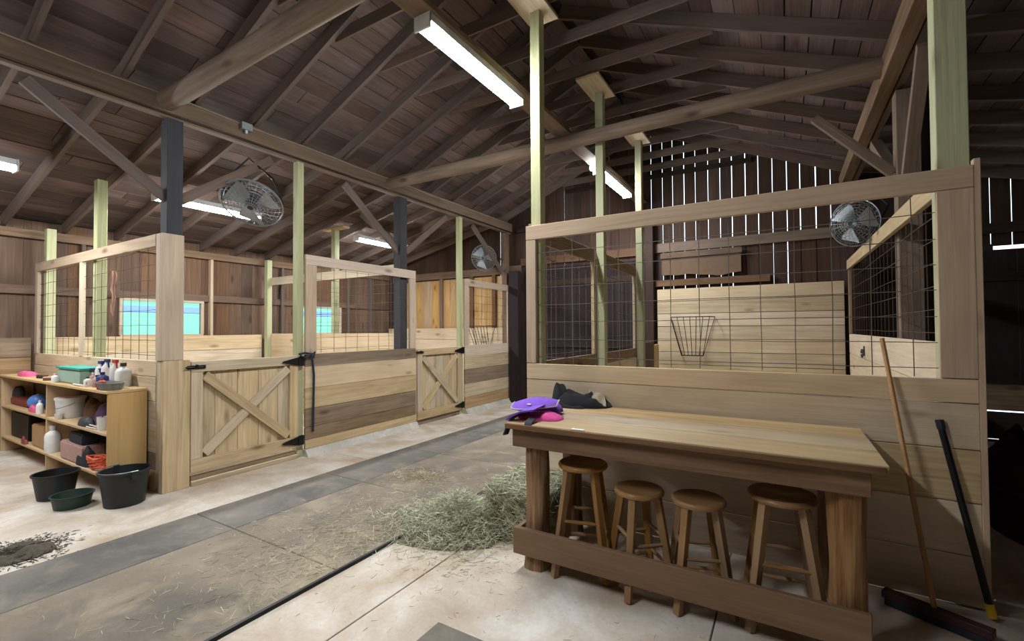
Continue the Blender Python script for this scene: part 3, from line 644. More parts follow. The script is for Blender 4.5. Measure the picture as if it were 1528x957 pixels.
# ------------------------------------------------------------------ table
TX0, TX1, TY0, TY1, TZ = -1.60, .385, 2.585, 3.49, .965
t = thing('rustic_table', ((TX0+TX1)/2, (TY0+TY1)/2, 0), 'long rustic plank table with log legs against the right stall', 'table')
wy = (TY1-TY0)/3
for k in range(3): bx('plank', (TX0+rnd(-.004, .004), TY0+k*wy+.0025, TZ-.032), (TX1+rnd(-.006, .006), TY0+(k+1)*wy-.0025, TZ+rnd(-.001, .001)), 'table', t)
bx('edge_strip', (TX0+.002, TY0-.018, TZ-.036), (TX1-.012, TY0-.001, TZ-.004), 'apron', t, bev=.002)
bx('apron', (TX0+.03, TY0+.035, TZ-.16), (TX1-.06, TY0+.072, TZ-.033), 'apron', t); bx('apron', (TX0+.03, TY1-.08, TZ-.14), (TX1-.06, TY1-.045, TZ-.033), 'apron', t)
bx('apron', (TX0+.03, TY0+.074, TZ-.16), (TX0+.065, TY1-.082, TZ-.033), 'apron', t); bx('apron', (TX1-.1, TY0+.074, TZ-.16), (TX1-.06, TY1-.082, TZ-.033), 'apron', t)
def logleg(x, y, r, seed):
    m = MB(); n = 28; N = 20
    vs = []
    for i in range(N+1):
        z = i/N*(TZ-.034)
        for j in range(n):
            a = 2*math.pi*j/n; nn = noise.noise(Vector((math.cos(a)*2+seed, math.sin(a)*2, z*3)))
            rr = r*(1+.2*nn+.09*noise.noise(Vector((math.cos(a)*7+seed, math.sin(a)*7, z*2)))+.16*math.exp(-z*9)); vs.append((z, rr*math.cos(a), rr*math.sin(a)))
    m.add(vs, [(i*n+j, i*n+(j+1) % n, (i+1)*n+(j+1) % n, (i+1)*n+j) for i in range(N) for j in range(n)]+[tuple(range(n-1, -1, -1)), tuple(N*n+j for j in range(n))])
    me = m.mesh(True); link('leg', me, 'bark', t, (x, y, 0), QZ)
logleg(TX0+.155, TY0+.15, .075, 1); logleg(TX1-.145, TY0+.15, .078, 5); logleg(TX0+.155, TY1-.17, .07, 9); logleg(TX1-.16, TY1-.17, .07, 13)
bx('foot_board', (TX0+.045, TY0+.01, .115), (TX1-.07, TY0+.045, .285), 'foot', t, bev=.004); bx('foot_board', (TX0+.045, TY0+.047, .13), (TX0+.075, TY1-.1, .275), 'foot', t)
# stools
def stool(x, y, h, r, rot, label):
    o = thing('bar_stool', (x, y, 0), label, 'stool', 'round wooden bar stools under the table')
    m = MB(); m.lathe([(0, h-.036), (r*.86, h-.036), (r*.97, h-.03), (r, h-.018), (r*.98, h-.007), (r*.92, h), (r*.7, h-.004), (0, h-.006)], (x, y, 0), 28)
    m.build('seat', 'stool', o, smooth=True)
    ft = [];  tp = []
    for k in range(4):
        a = rot+math.pi/4+k*math.pi/2; dx, dy = math.cos(a), math.sin(a); sp = r*1.42*(.72+.4*h)
        p, q = Vector((x+dx*sp, y+dy*sp, 0)), Vector((x+dx*r*.72, y+dy*r*.72, h-.034)); ft.append(p); tp.append(q)
        me = MB(); X = (q-p).normalized(); Yv = Vector((-dy, dx, 0)); Zv = X.cross(Yv)
        L = (q-p).length; e = MB()
        rings = [(0, .018), (L, .021)]
        vs = [(s, a_*w, b_*w) for s, w in rings for a_, b_ in ((-1, -1), (1, -1), (1, 1), (-1, 1))]
        e.add(vs, [(0, 1, 5, 4), (1, 2, 6, 5), (2, 3, 7, 6), (3, 0, 4, 7), (3, 2, 1, 0), (4, 5, 6, 7)])
        rr = Matrix((X, Yv, Zv)).transposed().to_quaternion()
        # feet cut level by sinking nothing: the leg's foot starts a touch above the slab
        link('leg', e.mesh(), 'stool', o, p+Vector((0, 0, .008)), rr)
    for k in range(4):
        for f in ((.24, .52) if k % 2 == 0 else (.31, .6)):
            a, b = ft[k].lerp(tp[k], f), ft[(k+1) % 4].lerp(tp[(k+1) % 4], f); e = MB(); d = (b-a); L = d.length
            e.tube([(0, 0, 0), (L/2, 0, 0), (L, 0, 0)], [.009, .0125, .009], 8); d.normalize()
            link('rung', e.mesh(True), 'stool', o, a, d.to_track_quat('X', 'Z'))
    return o
stool(-1.165, 2.85, .70, .163, .25, 'taller wooden stool at the left end under the table')
stool(-.785, 2.82, .605, .15, .72, 'shorter wooden stool, second from the left log leg')
stool(-.445, 2.83, .605, .15, .35, 'shorter wooden stool, third from the left log leg')
stool(-.03, 2.88, .69, .172, .12, 'taller wooden stool nearest the right log leg, shadowed seat')
# small paper scrap on the table edge
q = onz(872, 638, TZ+.002); m = MB(); m.box((q.x-.05, TY0+.004, TZ+.0012), (q.x+.03, TY0+.03, TZ+.004)); tag(m.build('paper_scrap', 'paper'), 'small white scrap on the front edge of the table', 'paper')

# ------------------------------------------------------------------ soft things on the table
def sheet(fn, nu, nv, thick, name, mat, parent=None):
    """thick cloth from a surface function of (u, v) in 0..1"""
    top = [[Vector(fn(i/nu, j/nv)) for j in range(nv+1)] for i in range(nu+1)]; m = MB(); vs = [p for r in top for p in r]
    k = (nv+1); n = len(vs)
    nr = []
    for i in range(nu+1):
        for j in range(nv+1):
            a = top[min(i+1, nu)][j]-top[max(i-1, 0)][j]; b = top[i][min(j+1, nv)]-top[i][max(j-1, 0)]; c = a.cross(b); nr.append(c.normalized() if c.length > 1e-9 else Vector((0, 0, 1)))
    s = 1 if sum(v.z for v in nr) > 0 else -1
    vs2 = [v-w*s*thick for v, w in zip(vs, nr)]
    fs = []
    for i in range(nu):
        for j in range(nv): a = i*k+j; fs += [(a, a+1, a+k+1, a+k), (n+a, n+a+k, n+a+k+1, n+a+1)]
    bd = [i for i in range(nv+1)]+[i*k+nv for i in range(1, nu+1)]+[nu*k+j for j in range(nv-1, -1, -1)]+[i*k for i in range(nu-1, 0, -1)]
    for a, b in zip(bd, bd[1:]+bd[:1]): fs.append((a, b, n+b, n+a))
    m.add(vs+vs2, fs); return m.build(name, mat, parent, smooth=True)
def lump(c, sx, sy, h, name, mat, parent=None, seed=0, fold=.2, rot=0, power=2.6, shape=None, nu=30, nv=44, z0=None):
    """crumpled heap resting on a surface: superellipse footprint, folded top"""
    c = Vector(c); m = MB(); vs = []; z0 = c.z if z0 is None else z0
    for i in range(nu+1):
        t = i/nu
        for j in range(nv):
            a = 2*math.pi*j/nv; ca, sa = math.cos(a), math.sin(a); e = (abs(ca)**power+abs(sa)**power)**(-1/power)
            x, y = sx*t*e*ca, sy*t*e*sa
            hh = h*(1-t**3.2)**.6
            if shape: hh *= shape(x/sx, y/sy)
            f = noise.noise(Vector((x*9+seed, y*9, seed)))+.6*noise.noise(Vector((x*22, y*14+seed, 3)))
            hh = max(.002, hh*(1+fold*f*1.5)) if t < 1 else 0
            k = 1+fold*.25*noise.noise(Vector((ca*2+seed, sa*2, t*2)))
            vs.append((c.x+(x*math.cos(rot)-y*math.sin(rot))*k, c.y+(x*math.sin(rot)+y*math.cos(rot))*k, c.z+hh))
    b = len(vs)
    fs = [(i*nv+j, i*nv+(j+1) % nv, (i+1)*nv+(j+1) % nv, (i+1)*nv+j) for i in range(nu) for j in range(nv)]+[tuple(nu*nv+j for j in reversed(range(nv)))]
    m.add(vs, fs); return m.build(name, mat, parent, smooth=True)
# dark jacket: heap with a raised collar on the left and a pale lining turned out on the right
ja, jb = onz(826, 606, TZ), onz(913, 609, TZ); jc = (ja+jb)/2; ang = math.atan2((jb-ja).y, (jb-ja).x)
jc += Vector((-math.sin(ang), math.cos(ang), 0))*.06
jk = thing('jacket', (jc.x, jc.y, TZ), 'crumpled black jacket with pale lining lying on the table', 'jacket')
L = (jb-ja).length
lump((jc.x, jc.y, TZ), L*.5, .15, .115, 'body', 'jacket', jk, 3, .35, ang, 2.4, shape=lambda x, y: (1.0-.42*(x*.5+.5))*(1+.25*math.exp(-((x+.75)/.2)**2)))
lump(tuple(ja+Vector((.035, .08, 0))), .075, .08, .145, 'collar', 'jacket', jk, 8, .35, ang+.4)
lump(tuple(ja+(jb-ja)*.28+Vector((0, -.045, 0))), .15, .05, .035, 'sleeve', 'jacket', jk, 12, .35, ang-.25)
def lining(u, v):
    p = jc+Vector((math.cos(ang), math.sin(ang), 0))*L*(.1+.26*u+.05*v)+Vector((-math.sin(ang), math.cos(ang), 0))*(.07-.17*v)
    z = TZ+.128-.075*v*v-.04*u+.006*math.sin(u*9+v*5)
    return p.x, p.y, z
sheet(lining, 12, 10, .012, 'lining', 'lining', jk)
# purple padded bag with pink lining, strap over the table corner
bg = thing('saddle_pad', tuple(onz(795, 618, TZ)), 'purple padded saddle pad folded over pink at the table corner', 'saddle pad')
pc = onz(796, 622, TZ)
lump(tuple(onz(805, 624, TZ)), .17, .1, .045, 'pink_layer', 'hotpink', bg, 4, .18, .05, 3)
lump(tuple(onz(806, 617, TZ)+Vector((0, 0, .02))), .165, .11, .065, 'body', 'purple', bg, 15, .25, .1, 3, shape=lambda x, y: 1.0+.25*x)
fl0, fl1 = onz(765, 598, TZ+.10), onz(832, 600, TZ+.10)
def flap(u, v):
    e = fl0.lerp(fl1, u); w = .19*(1-.55*abs(2*u-1)**2.4)
    return e.x+.02*v, e.y-w*v+.03, TZ+.085+.03*math.sin(u*3.1)*(1-v)+.022*u-.028*v*v
fo = sheet(flap, 16, 10, .008, 'flap', 'purple', bg)
m = MB(); m.tube([Vector(flap(0, j/8)) for j in range(9)]+[Vector(flap(i/16, 1)) for i in range(1, 17)]+[Vector(flap(1, 1-j/8)) for j in range(1, 9)], .0055, 6); m.build('piping', 'piping', bg, smooth=True)
def strip(pts, w, name, mat, side=(1, 0, 0)):
    pts = [Vector(p) for p in pts]; sd = Vector(side).normalized()*w/2
    def fn(u, v):
        t = u*(len(pts)-1); i = min(int(t), len(pts)-2); p = pts[i].lerp(pts[i+1], t-i); return p+sd*(2*v-1)
    return sheet(fn, 16, 2, .01, name, mat, bg)
e0 = Vector((TX0, TY0+.06, TZ))
strip([e0+Vector((.1, .06, .055)), e0+Vector((.04, .05, .05)), e0+Vector((-.012, .04, .012)), e0+Vector((-.035, .03, -.04)), e0+Vector((-.055, .02, -.1))], .045, 'strap', 'strap', (.25, 1, 0))
strip([e0+Vector((.17, .1, .09)), e0+Vector((.08, .07, .075)), e0+Vector((.012, .05, .04)), e0+Vector((-.012, .045, .018))], .15, 'side_flap', 'purple', (.1, 1, .1))
strip([e0+Vector((.155, .02, .03)), e0+Vector((.165, -.05, .012)), e0+Vector((.17, -.069, -.01)), e0+Vector((.175, -.075, -.04))], .05, 'strap', 'strap', (1, .1, 0))
m = MB(); q = Vector(flap(.5, .72)); m.box(q+Vector((-.016, -.01, .002)), q+Vector((.016, .012, .006))); m.build('patch', 'paper', bg)

# ------------------------------------------------------------------ hay
def straws(n, place, lmin, lmax, w, tilt, seed):
    r = random.Random(seed); m = MB()
    for _ in range(n):
        p, nrm = place(r); p = Vector(p); a = r.uniform(0, 2*math.pi); d = Vector((math.cos(a), math.sin(a), r.gauss(0, tilt)))
        if nrm is not None: nv = Vector(nrm); d = d-nv*d.dot(nv)*.75
        d.normalize(); L = r.uniform(lmin, lmax)/2; s = d.cross(Vector((r.gauss(0, 1), r.gauss(0, 1), r.gauss(0, 1)))).normalized()*w*r.uniform(.6, 1.3)
        bend = Vector((r.gauss(0, .12), r.gauss(0, .12), r.gauss(0, .1)))*L; q0, q1, q2 = p-d*L, p+bend, p+d*L
        for q in (q0, q1, q2):
            if q.z < .004: q.z = .004
        m.add([q0-s, q0+s, q1+s, q1-s, q2+s*.6, q2-s*.6], [(0, 1, 2, 3), (3, 2, 4, 5)])
    me = bpy.data.meshes.new('straws'); me.from_pydata(m.v, [], m.f); me.update(); return me
BX0, BX1, BY0, BY1, BZ = -2.0, -1.53, 2.93, 3.5, .37
ba = thing('hay_bale', ((BX0+BX1)/2, (BY0+BY1)/2, 0), 'shaggy hay bale on the floor behind the left table leg', 'hay bale')
bm = bmesh.new(); bmesh.ops.create_cube(bm, size=1)
for v in bm.verts: v.co = Vector((v.co.x*(BX1-BX0), v.co.y*(BY1-BY0), v.co.z*BZ+BZ/2))
bmesh.ops.bevel(bm, geom=list(bm.edges), offset=.05, segments=3, affect='EDGES'); bmesh.ops.subdivide_edges(bm, edges=list(bm.edges), cuts=3, use_grid_fill=True)
for v in bm.verts:
    if v.co.z > .01: v.co += Vector((1, 1, .8))*.03*noise.noise(v.co*9)
me = bpy.data.meshes.new('bale'); bm.to_mesh(me); bm.free(); link('core', me, 'haycore', ba, ((BX0+BX1)/2, (BY0+BY1)/2, 0))
def on_bale(r):
    f = r.choice('xXyzz'); x, y, z = r.uniform(BX0, BX1), r.uniform(BY0, BY1), r.uniform(.01, BZ)
    if f == 'x': return (BX0-.005, y, z), (-1, 0, 0)
    if f == 'X': return (BX1+.005, y, z), (1, 0, 0)
    if f == 'y': return (x, BY0-.005, z), (0, -1, 0)
    return (x, y, BZ+r.uniform(-.01, .03)), (0, 0, 1)
tag(link('straw', straws(7000, on_bale, .05, .17, .0016, .5, 3), 'hay', ba, (0, 0, 0)), kind='stuff')
hc = onz(690, 792)
def hpile(x, y): # height of the loose heap
    a = .2*math.exp(-(((x+2.2)/.2)**2+((y-2.93)/.22)**2))+.13*math.exp(-(((x+2.42)/.22)**2+((y-3.05)/.3)**2))+.05*math.exp(-(((x+2.6)/.35)**2+((y-2.9)/.35)**2))+.09*math.exp(-(((x+1.97)/.14)**2+((y-2.95)/.14)**2)); return a
m = MB(); N = 30
vs = [(-3.1+1.25*i/N, 2.35+1.2*j/N, hpile(-3.1+1.25*i/N, 2.35+1.2*j/N)*.8-.012) for i in range(N+1) for j in range(N+1)]
m.add(vs, [(i*(N+1)+j, (i+1)*(N+1)+j, (i+1)*(N+1)+j+1, i*(N+1)+j+1) for i in range(N) for j in range(N)])
hp = thing('loose_hay', (-2.25, 2.95, 0), 'heap of loose green hay spilling onto the mat beside the bale', 'loose hay', kind='stuff')
m.build('heap', 'haycore', hp, smooth=True)
def on_pile(r):
    while True:
        x, y = r.gauss(-2.3, .26), r.gauss(2.92, .25); h = hpile(x, y)
        if (x < -2.0 or (x < -1.72 and y < 2.93)) and r.random() < .25+h*6: return (x, y, max(.005 if x > XM1 else .024, h*.85+r.uniform(-.015, .03))), None
tag(link('straw', straws(9500, on_pile, .05, .16, .0015, .45, 5), 'hay', hp, (0, 0, 0)), kind='stuff')
def scatter(r):
    while True:
        x, y = -2.75+r.gauss(0, .38), 2.45+r.gauss(0, .62)
        if x > XM1-.02 or x < -4.2: continue
        return (x, y, .023), None
tag(link('scattered_hay', straws(2600, scatter, .02, .1, .0013, .02, 9), 'strawdry'), 'thin scatter of dry hay over the aisle mats', 'hay', kind='stuff')
cl = onz(625, 715)
def clump(r):
    x, y = cl.x+r.gauss(0, .16), cl.y+r.gauss(0, .11); return (x, y, .024+max(0, .05*math.exp(-((x-cl.x)**2+(y-cl.y)**2)/.015)*r.random())), None
tag(link('hay_clump', straws(900, clump, .03, .11, .0015, .3, 11), 'strawdry'), 'small separate clump of straw on the mat by the far gate', 'hay', kind='stuff')
def floorbits(r):
    x, y = r.uniform(-2.45, .2), r.uniform(1.2, 3.0)
    if r.random() < .6: x, y = r.gauss(-2.0, .3), min(r.gauss(2.6, .2), 2.9)
    if -1.62 < x < -.42 and y < 1.93 or x < -2.5: x, y = -1.9, 2.3+r.random()*.4
    return (x, y, .005), None
tag(link('floor_straw', straws(900, floorbits, .01, .05, .0012, .02, 13), 'strawdry'), 'stray bits of straw on the concrete before the table', 'straw', kind='stuff')
dc = onz(30, 826)
def drt(r):
    x, y = dc.x+r.gauss(0, .13), dc.y+r.gauss(0, .12); return (x, y, .006+.03*math.exp(-((x-dc.x)**2+(y-dc.y)**2)/.02)*r.random()), None
dp = thing('swept_debris', (dc.x, dc.y, 0), 'dark swept pile of dirt and chaff at the left edge of the floor', 'debris', kind='stuff')
tag(link('chaff', straws(1400, drt, .01, .05, .003, .3, 15), 'dirt', dp, (0, 0, 0)), kind='stuff')
lump((dc.x, dc.y, 0), .2, .17, .03, 'heap', 'dirt', dp, 6, .5)

# ------------------------------------------------------------------ buckets
def bucket(c, rt, rb, h, mat, label, handle=True, sx=1, group=None):
    x, y = c; o = thing('bucket', (x, y, 0), label, 'bucket', group)
    m = MB(); m.lathe([(rb, .003), (rt*.985, h*.93), (rt*1.06, h*.94), (rt*1.06, h), (rt*.97, h), (rb*.94, .02), (0, .02)], (x, y, 0), 28, sx); m.build('body', mat, o, smooth=True)
    if handle:
        m = MB(); m.tube([(x+rt*1.07*sx*math.cos(a), y+rt*1.07*math.sin(a)-.0, h-.012-.07*math.sin(a*1) if False else h+.012) for a in [math.pi*.95+i*math.pi*1.1/12 for i in range(13)]], .004, 6); m.build('handle', 'metal', o)
        for s in (-1, 1):
            m = MB(); m.box((x+s*rt*1.02*sx-.02, y-.02, h-.06), (x+s*rt*1.02*sx+.02, y+.02, h+.01)); m.build('lug', mat, o)
    return o
bucket((-5.25, 1.80), .185, .15, .31, 'rubberblk', 'large black bucket with wire handle by the corner column')
bucket((-6.02, 1.53), .165, .13, .24, 'rubberblk', 'black bucket at the left in front of the shelves', False)
bucket((-5.58, 1.53), .145, .125, .115, 'darkgreen', 'low dark green feed pan between the two black buckets', False)
q = onz(776, 592); bucket((q.x+.1, q.y-.25), .2, .17, .24, 'rubberblk', 'small black tub at the far end of the aisle', False)

# ------------------------------------------------------------------ shelf unit and what stands on it
SX0, SX1, SY0, SY1, STZ = -9.0, -5.47, 1.74, 2.05, 1.02
zm = ony(161, 649, SY0).z; zb = ony(106, 692, SY0).z
sh = thing('shelf_unit', ((SX0+SX1)/2, (SY0+SY1)/2, 0), 'long open plywood shelf unit along the left stall end wall', 'shelf')
bx('top_board', (SX0, SY0-.02, STZ-.025), (SX1+.005, SY1, STZ), 'ply', sh); bx('side_panel', (SX1-.025, SY0, 0), (SX1, SY1, STZ-.026), 'ply', sh); bx('side_panel', (SX0, SY0, 0), (SX0+.025, SY1, STZ-.026), 'ply', sh)
xd = ony(68, 600, SY0).x
bx('divider', (xd-.0125, SY0+.005, 0), (xd+.0125, SY1-.012, STZ-.026), 'ply', sh)
for a, b in ((SX0+.026, xd-.014), (xd+.014, SX1-.026)):
    bx('shelf_board', (a, SY0, zm-.025), (b, SY1-.012, zm), 'ply', sh); bx('shelf_board', (a, SY0, zb-.025), (b, SY1-.012, zb), 'ply', sh)
bx('back_panel', (SX0+.026, SY1-.01, .02), (SX1-.026, SY1, STZ-.027), 'old', sh)
def at(u, y, z): # point on a shelf at pixel column u, depth y
    d = ray(u, 560); k = (y-CAM.y)/d.y; return Vector((d.x*k, y, z))
GS = 'tack and grooming things on the shelves'
def item(name, p, label, cat): return thing(name, p, label, cat, GS)
def bottle(u, y, z, r, h, mat, cap, label, trigger=False, sx=1):
    p = at(u, y, z); o = item('bottle', p, label, 'bottle')
    m = MB(); m.lathe([(r, 0), (r*1.02, h*.1), (r*1.02, h*.62), (r*.85, h*.72), (r*.35, h*.82), (r*.33, h*.88)], p, 16, sx); bo = m.build('body', mat, o, smooth=True)
    m = MB()
    if trigger:
        m.box(p+Vector((-.03, -.014, h*.88)), p+Vector((.06, .014, h))); m.prism([p+Vector((.04, -.006, h*.88)), p+Vector((.055, -.006, h*.88)), p+Vector((.062, -.006, h*.68)), p+Vector((.05, -.006, h*.68))], (0, .012, 0))
    else: m.lathe([(r*.42, h*.86), (r*.42, h), (0, h)], p, 12)
    m.build('trigger' if trigger else 'cap', cap, bo); return o
def crate(u0, u1, y, dep, z, h, mat, label, name='box', lid=None, cat='box'):
    a, b = at(u0, y, z), at(u1, y, z); o = item(name, ((a.x+b.x)/2, y, z), label, cat)
    m = MB(); t = .006; m.prism([(a.x+.01, y+.005, z), (b.x-.01, y+.005, z), (b.x-.01, y+dep-.005, z), (a.x+.01, y+dep-.005, z)], (0, 0, h)); me = m.mesh()
    bm = bmesh.new(); bm.from_mesh(me); bmesh.ops.bevel(bm, geom=list(bm.edges), offset=min(.012, h*.2), segments=2, affect='EDGES')
    for v in bm.verts: k = 1-.06*(1-(v.co.z-z)/h); v.co.x = (a.x+b.x)/2+(v.co.x-(a.x+b.x)/2)*k
    bm.to_mesh(me); bm.free(); link('body', me, mat, o)
    if lid: bx('lid', (a.x, y-.003, z+h+.001), (b.x, y+dep+.003, z+h+.028), lid, o, bev=.006)
    return o
def heap(u, y, z, sx, sy, h, mat, name, label, cat, seed, fold=.25):
    p = at(u, y, z); o = item(name, p, label, cat); lump(p, sx, sy, h, 'body', mat, o, seed, fold, nu=14, nv=26); return o
T = STZ+.001
heap(42, 1.86, T, .22, .08, .055, 'pink', 'folded_cloth', 'pink folded cloth at the left end of the shelf top', 'cloth', 21)
def brush(u, y, z, L, mat, bmat, label, rot=0.2):
    p = at(u, y, z); o = item('grooming_brush', p, label, 'brush'); d = Vector((math.cos(rot), math.sin(rot), 0))
    bar('bristles', p-d*L*.5+Vector((0, 0, .014)), p+d*L*.5+Vector((0, 0, .014)), .05, .026, bmat, o); bar('back', p-d*L*.52+Vector((0, 0, .036)), p+d*L*.52+Vector((0, 0, .036)), .056, .018, mat, o, bev=.005)
brush(63, 1.84, T, .14, 'brownleather', 'strap', 'brown backed brush beside the pink cloth'); brush(74, 1.80, T, .1, 'mauve', 'brownleather', 'small pale brush next to the teal-lidded tub', .9)
bottle(82, 1.755, T, .03, .1, 'wplastic', 'wplastic', 'small white jar in front of the teal-lidded tub')
crate(84, 120, 1.79, .2, T, .15, 'tealbox', 'translucent plastic tub with a teal lid on the shelf top', 'plastic_tub', 'teal', 'tub')
o = item('hoof_pick', at(118, 1.76, T), 'white handled hoof pick lying in front of the tub', 'tool'); p = at(118, 1.76, T); m = MB(); m.tube([p+Vector((-.16, 0, .012)), p+Vector((.1, .01, .012))], .009, 6); m.build('handle', 'wplastic', o); m = MB(); m.tube([p+Vector((.1, .01, .012)), p+Vector((.15, .012, .02)), p+Vector((.17, .012, .05))], .005, 6); m.build('hook', 'metal', o)
bottle(131, 1.79, T, .032, .1, 'wplastic', 'charcoal', 'white squat bottle right of the tub'); bottle(139, 1.88, T, .03, .13, 'mauve', 'wplastic', 'mauve bottle right of the tub')
brush(141, 1.90, T+.13, .24, 'navy', 'charcoal', 'long dark blue brush resting across the bottles', .3)
bottle(150, 1.93, T, .045, .25, 'wplastic', 'navy', 'white spray bottle with dark blue trigger on the shelf', True); bottle(159, 1.96, T, .045, .27, 'wplastic', 'navy', 'second white spray bottle with blue trigger, behind', True)
bottle(153, 1.86, T, .05, .15, 'navy', 'navy', 'round dark blue bottle under the spray triggers')
bottle(145, 1.83, T, .04, .12, 'mauve', 'charcoal', 'brownish jar left of the grey pan'); bottle(152, 1.775, T, .036, .11, 'redbox', 'redbox', 'dull red bottle just left of the grey pan', sx=1.3)
bottle(171, 1.96, T, .04, .27, 'wplastic', 'red', 'spray bottle with a red trigger on the shelf', True); bottle(184, 1.985, T, .065, .24, 'wplastic', 'charcoal', 'large white jug with dark cap at the shelf end')
p = at(181, 1.815, T); p.x = min(p.x, SX1-.17); o = item('metal_pan', p, 'shallow grey pan at the right end of the shelf top', 'pan'); m = MB(); m.lathe([(.13, 0), (.16, .065), (.168, .065), (.168, .07), (.155, .07), (.125, .006), (0, .006)], p, 24, 1.05, .6); m.build('body', 'greyplastic', o, smooth=True)
# middle shelf
Z2 = zm+.001
crate(9, 42, 1.82, .16, Z2, .1, 'redbox', 'dull red box on the left middle shelf'); heap(26, 1.9, Z2+.101, .2, .065, .14, 'charcoal', 'folded_bag', 'grey bag lying on the red box', 'bag', 31)
p = at(57, 1.86, Z2); o = item('ball', p, 'blue ball on the left middle shelf', 'ball'); m = MB(); rb = .095; m.lathe([(rb*math.sin(math.pi*i/12), rb-rb*math.cos(math.pi*i/12)) for i in range(13)], p, 20); m.build('body', 'blueball', o, smooth=True)
m = MB(); m.lathe([(0, 2*rb-.004), (.012, 2*rb), (.008, 2*rb+.006), (0, 2*rb+.006)], p, 8); m.build('valve', 'wplastic', o)
heap(52, 1.79, Z2, .14, .035, .07, 'pink', 'rag', 'pink rag in front of the blue ball', 'cloth', 33); bottle(60, 1.775, Z2, .032, .16, 'wplastic', 'wplastic', 'white bottle next to the shelf divider')
p = at(106, 1.89, Z2); o = item('pail', p, 'white plastic pail with lid on the middle shelf', 'pail'); m = MB(); m.lathe([(.115, 0), (.13, .2), (.137, .2), (.137, .225), (0, .225)], p, 24); m.build('body', 'wplastic', o, smooth=True); m = MB(); m.tube([p+Vector((.14*math.cos(a), .14*math.sin(a), .17-.06*abs(math.sin(a)))) for a in [math.pi+i*math.pi/10 for i in range(11)]], .004, 6); m.build('handle', 'metal', o)
p = at(89, 1.775, Z2); o = item('scoop', p, 'white scoop lying left of the white pail', 'scoop'); m = MB(); m.lathe([(.03, 0), (.04, .06), (.036, .06), (.026, .006), (0, .006)], p, 14); m.build('cup', 'wplastic', o, smooth=True); m = MB(); m.tube([p+Vector((-.03, 0, .045)), p+Vector((-.13, .01, .05))], .009, 6); m.build('handle', 'wplastic', o)
heap(143, 1.95, Z2, .22, .08, .2, 'brownleather', 'leather_bag', 'brown leather bag at the back of the middle shelf', 'bag', 35); heap(130, 1.80, Z2, .15, .05, .08, 'charcoal', 'boot', 'dark boot lying right of the white pail', 'boot', 37)
o = item('white_sticks', at(138, 1.76, Z2), 'pair of thin white sticks on the middle shelf', 'stick'); p = at(138, 1.765, Z2)
for k in (0, 1): m = MB(); m.tube([p+Vector((-.14, .02*k, .008+.014*k)), p+Vector((.1, .03*k, .008+.014*k))], .006, 6); m.build('stick', 'wplastic', o)
p = at(155, 1.80, Z2); p.x = min(p.x, SX1-.1); o = item('cup', p, 'white printed cup at the right end of the middle shelf', 'cup'); m = MB(); m.lathe([(.045, 0), (.052, .13), (.049, .13), (.042, .006), (0, .006)], p, 18); m.build('body', 'wplastic', o, smooth=True)
p2_ = p+Vector((.0, 0, .007)); m = MB(); m.tube([p2_+Vector((-.015, 0, 0)), p2_+Vector((-.03, 0, .19))], .006, 6); m.build('brush_handle', 'violet', o)
heap(154, 1.93, Z2, .1, .06, .19, 'violet', 'cloth', 'purple cloth bundled behind the white cup', 'cloth', 39)
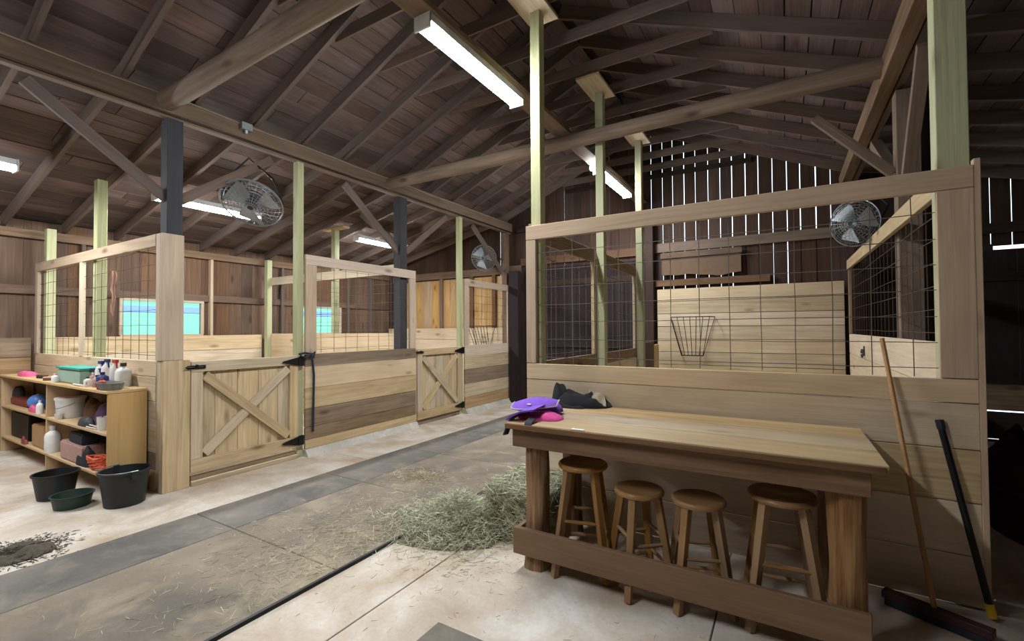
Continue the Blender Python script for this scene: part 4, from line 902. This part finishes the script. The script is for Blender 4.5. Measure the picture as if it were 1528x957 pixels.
# bottom shelf
Z3 = zb+.001
crate(16, 44, 1.80, .2, Z3, .33, 'black', 'black bin on the left bottom shelf', 'bin', None, 'bin'); heap(38, 1.76, Z3, .1, .02, .06, 'redbox', 'halter', 'reddish halter heaped on the left bottom shelf', 'halter', 41, .5); crate(47, 66, 1.77, .22, Z3, .26, 'cardboard', 'brown cardboard box left of the shelf divider')
bottle(80, 1.80, Z3, .07, .3, 'wplastic', 'wplastic', 'white jug on the bottom shelf by the divider'); crate(89, 124, 1.755, .2, Z3, .19, 'mauve', 'brownish pink box on the bottom shelf'); crate(102, 124, 1.775, .16, Z3+.191, .11, 'strap', 'black case on top of the brownish pink box')
heap(131, 1.81, Z3, .2, .06, .15, 'strap', 'duffel_bag', 'black duffel bag at the right of the bottom shelf', 'bag', 43, .35)
p = at(147, 1.80, Z3); p.x = min(p.x, SX1-.2); o = item('extension_cord', p, 'coiled orange extension cord at the right end of the bottom shelf', 'cord')
m = MB(); r = random.Random(4); pts = []
for i in range(150): a = i*.38; rr = .13+.035*math.sin(i*.37)+r.uniform(-.01, .01); pts.append(p+Vector((rr*1.0*math.cos(a), rr*.45*math.sin(a), .012+.10*i/150+.02*math.sin(a*1.3)**2)))
m.tube(pts, .009, 6); m.build('coil', 'orange', o, smooth=True)

# ------------------------------------------------------------------ tools leaning on the right stall front
a, b = ony(1316, 505, YP-.02), Vector((.66, 3.26, .07))
o = thing('broom', (b.x, b.y, 0), 'wooden-handled push broom leaning on the right stall front', 'broom')
m = MB(); m.tube([a, a.lerp(b, .5)+Vector((0, -.004, 0)), b], .0125, 8); m.build('handle', 'tool', o, smooth=True)
bar('head', b+Vector((-.2, .1, -.005)), b+Vector((.2, -.1, -.005)), .06, .04, 'brushred', o); bar('bristles', b+Vector((-.19, .095, -.046)), b+Vector((.19, -.095, -.046)), .05, .04, 'strap', o)
a, b = ony(1405, 640, YP-.02), Vector((.925, 3.42, .03))
o = thing('black_tool', (b.x, b.y, 0), 'black-handled stick with a yellow foot at the right panel edge', 'tool')
m = MB(); m.tube([a, a.lerp(b, .93)], .017, 8); m.build('handle', 'black', o, smooth=True)
m = MB(); m.tube([a+(a-b).normalized()*.05, a], .02, 8); m.build('grip', 'strap', o); m = MB(); m.tube([a.lerp(b, .93), b], .02, 8); m.build('foot', 'yellow', o)

o = thing('covered_heap', (1.98, 5.3, 0), 'dark maroon covered heap in the shadow at the right edge', 'heap')
lump((1.98, 5.3, 0), .62, .75, .7, 'cover', 'covercloth', o, 51, .18, 0, 3.5)
m = MB(); m.tube([(1.98+.63*math.cos(a), 5.3+.76*math.sin(a), .35+.03*math.sin(3*a)) for a in [2*math.pi*i/40 for i in range(40)]], .012, 6, closed=True); m.build('tie_cord', 'strap', o, smooth=True)
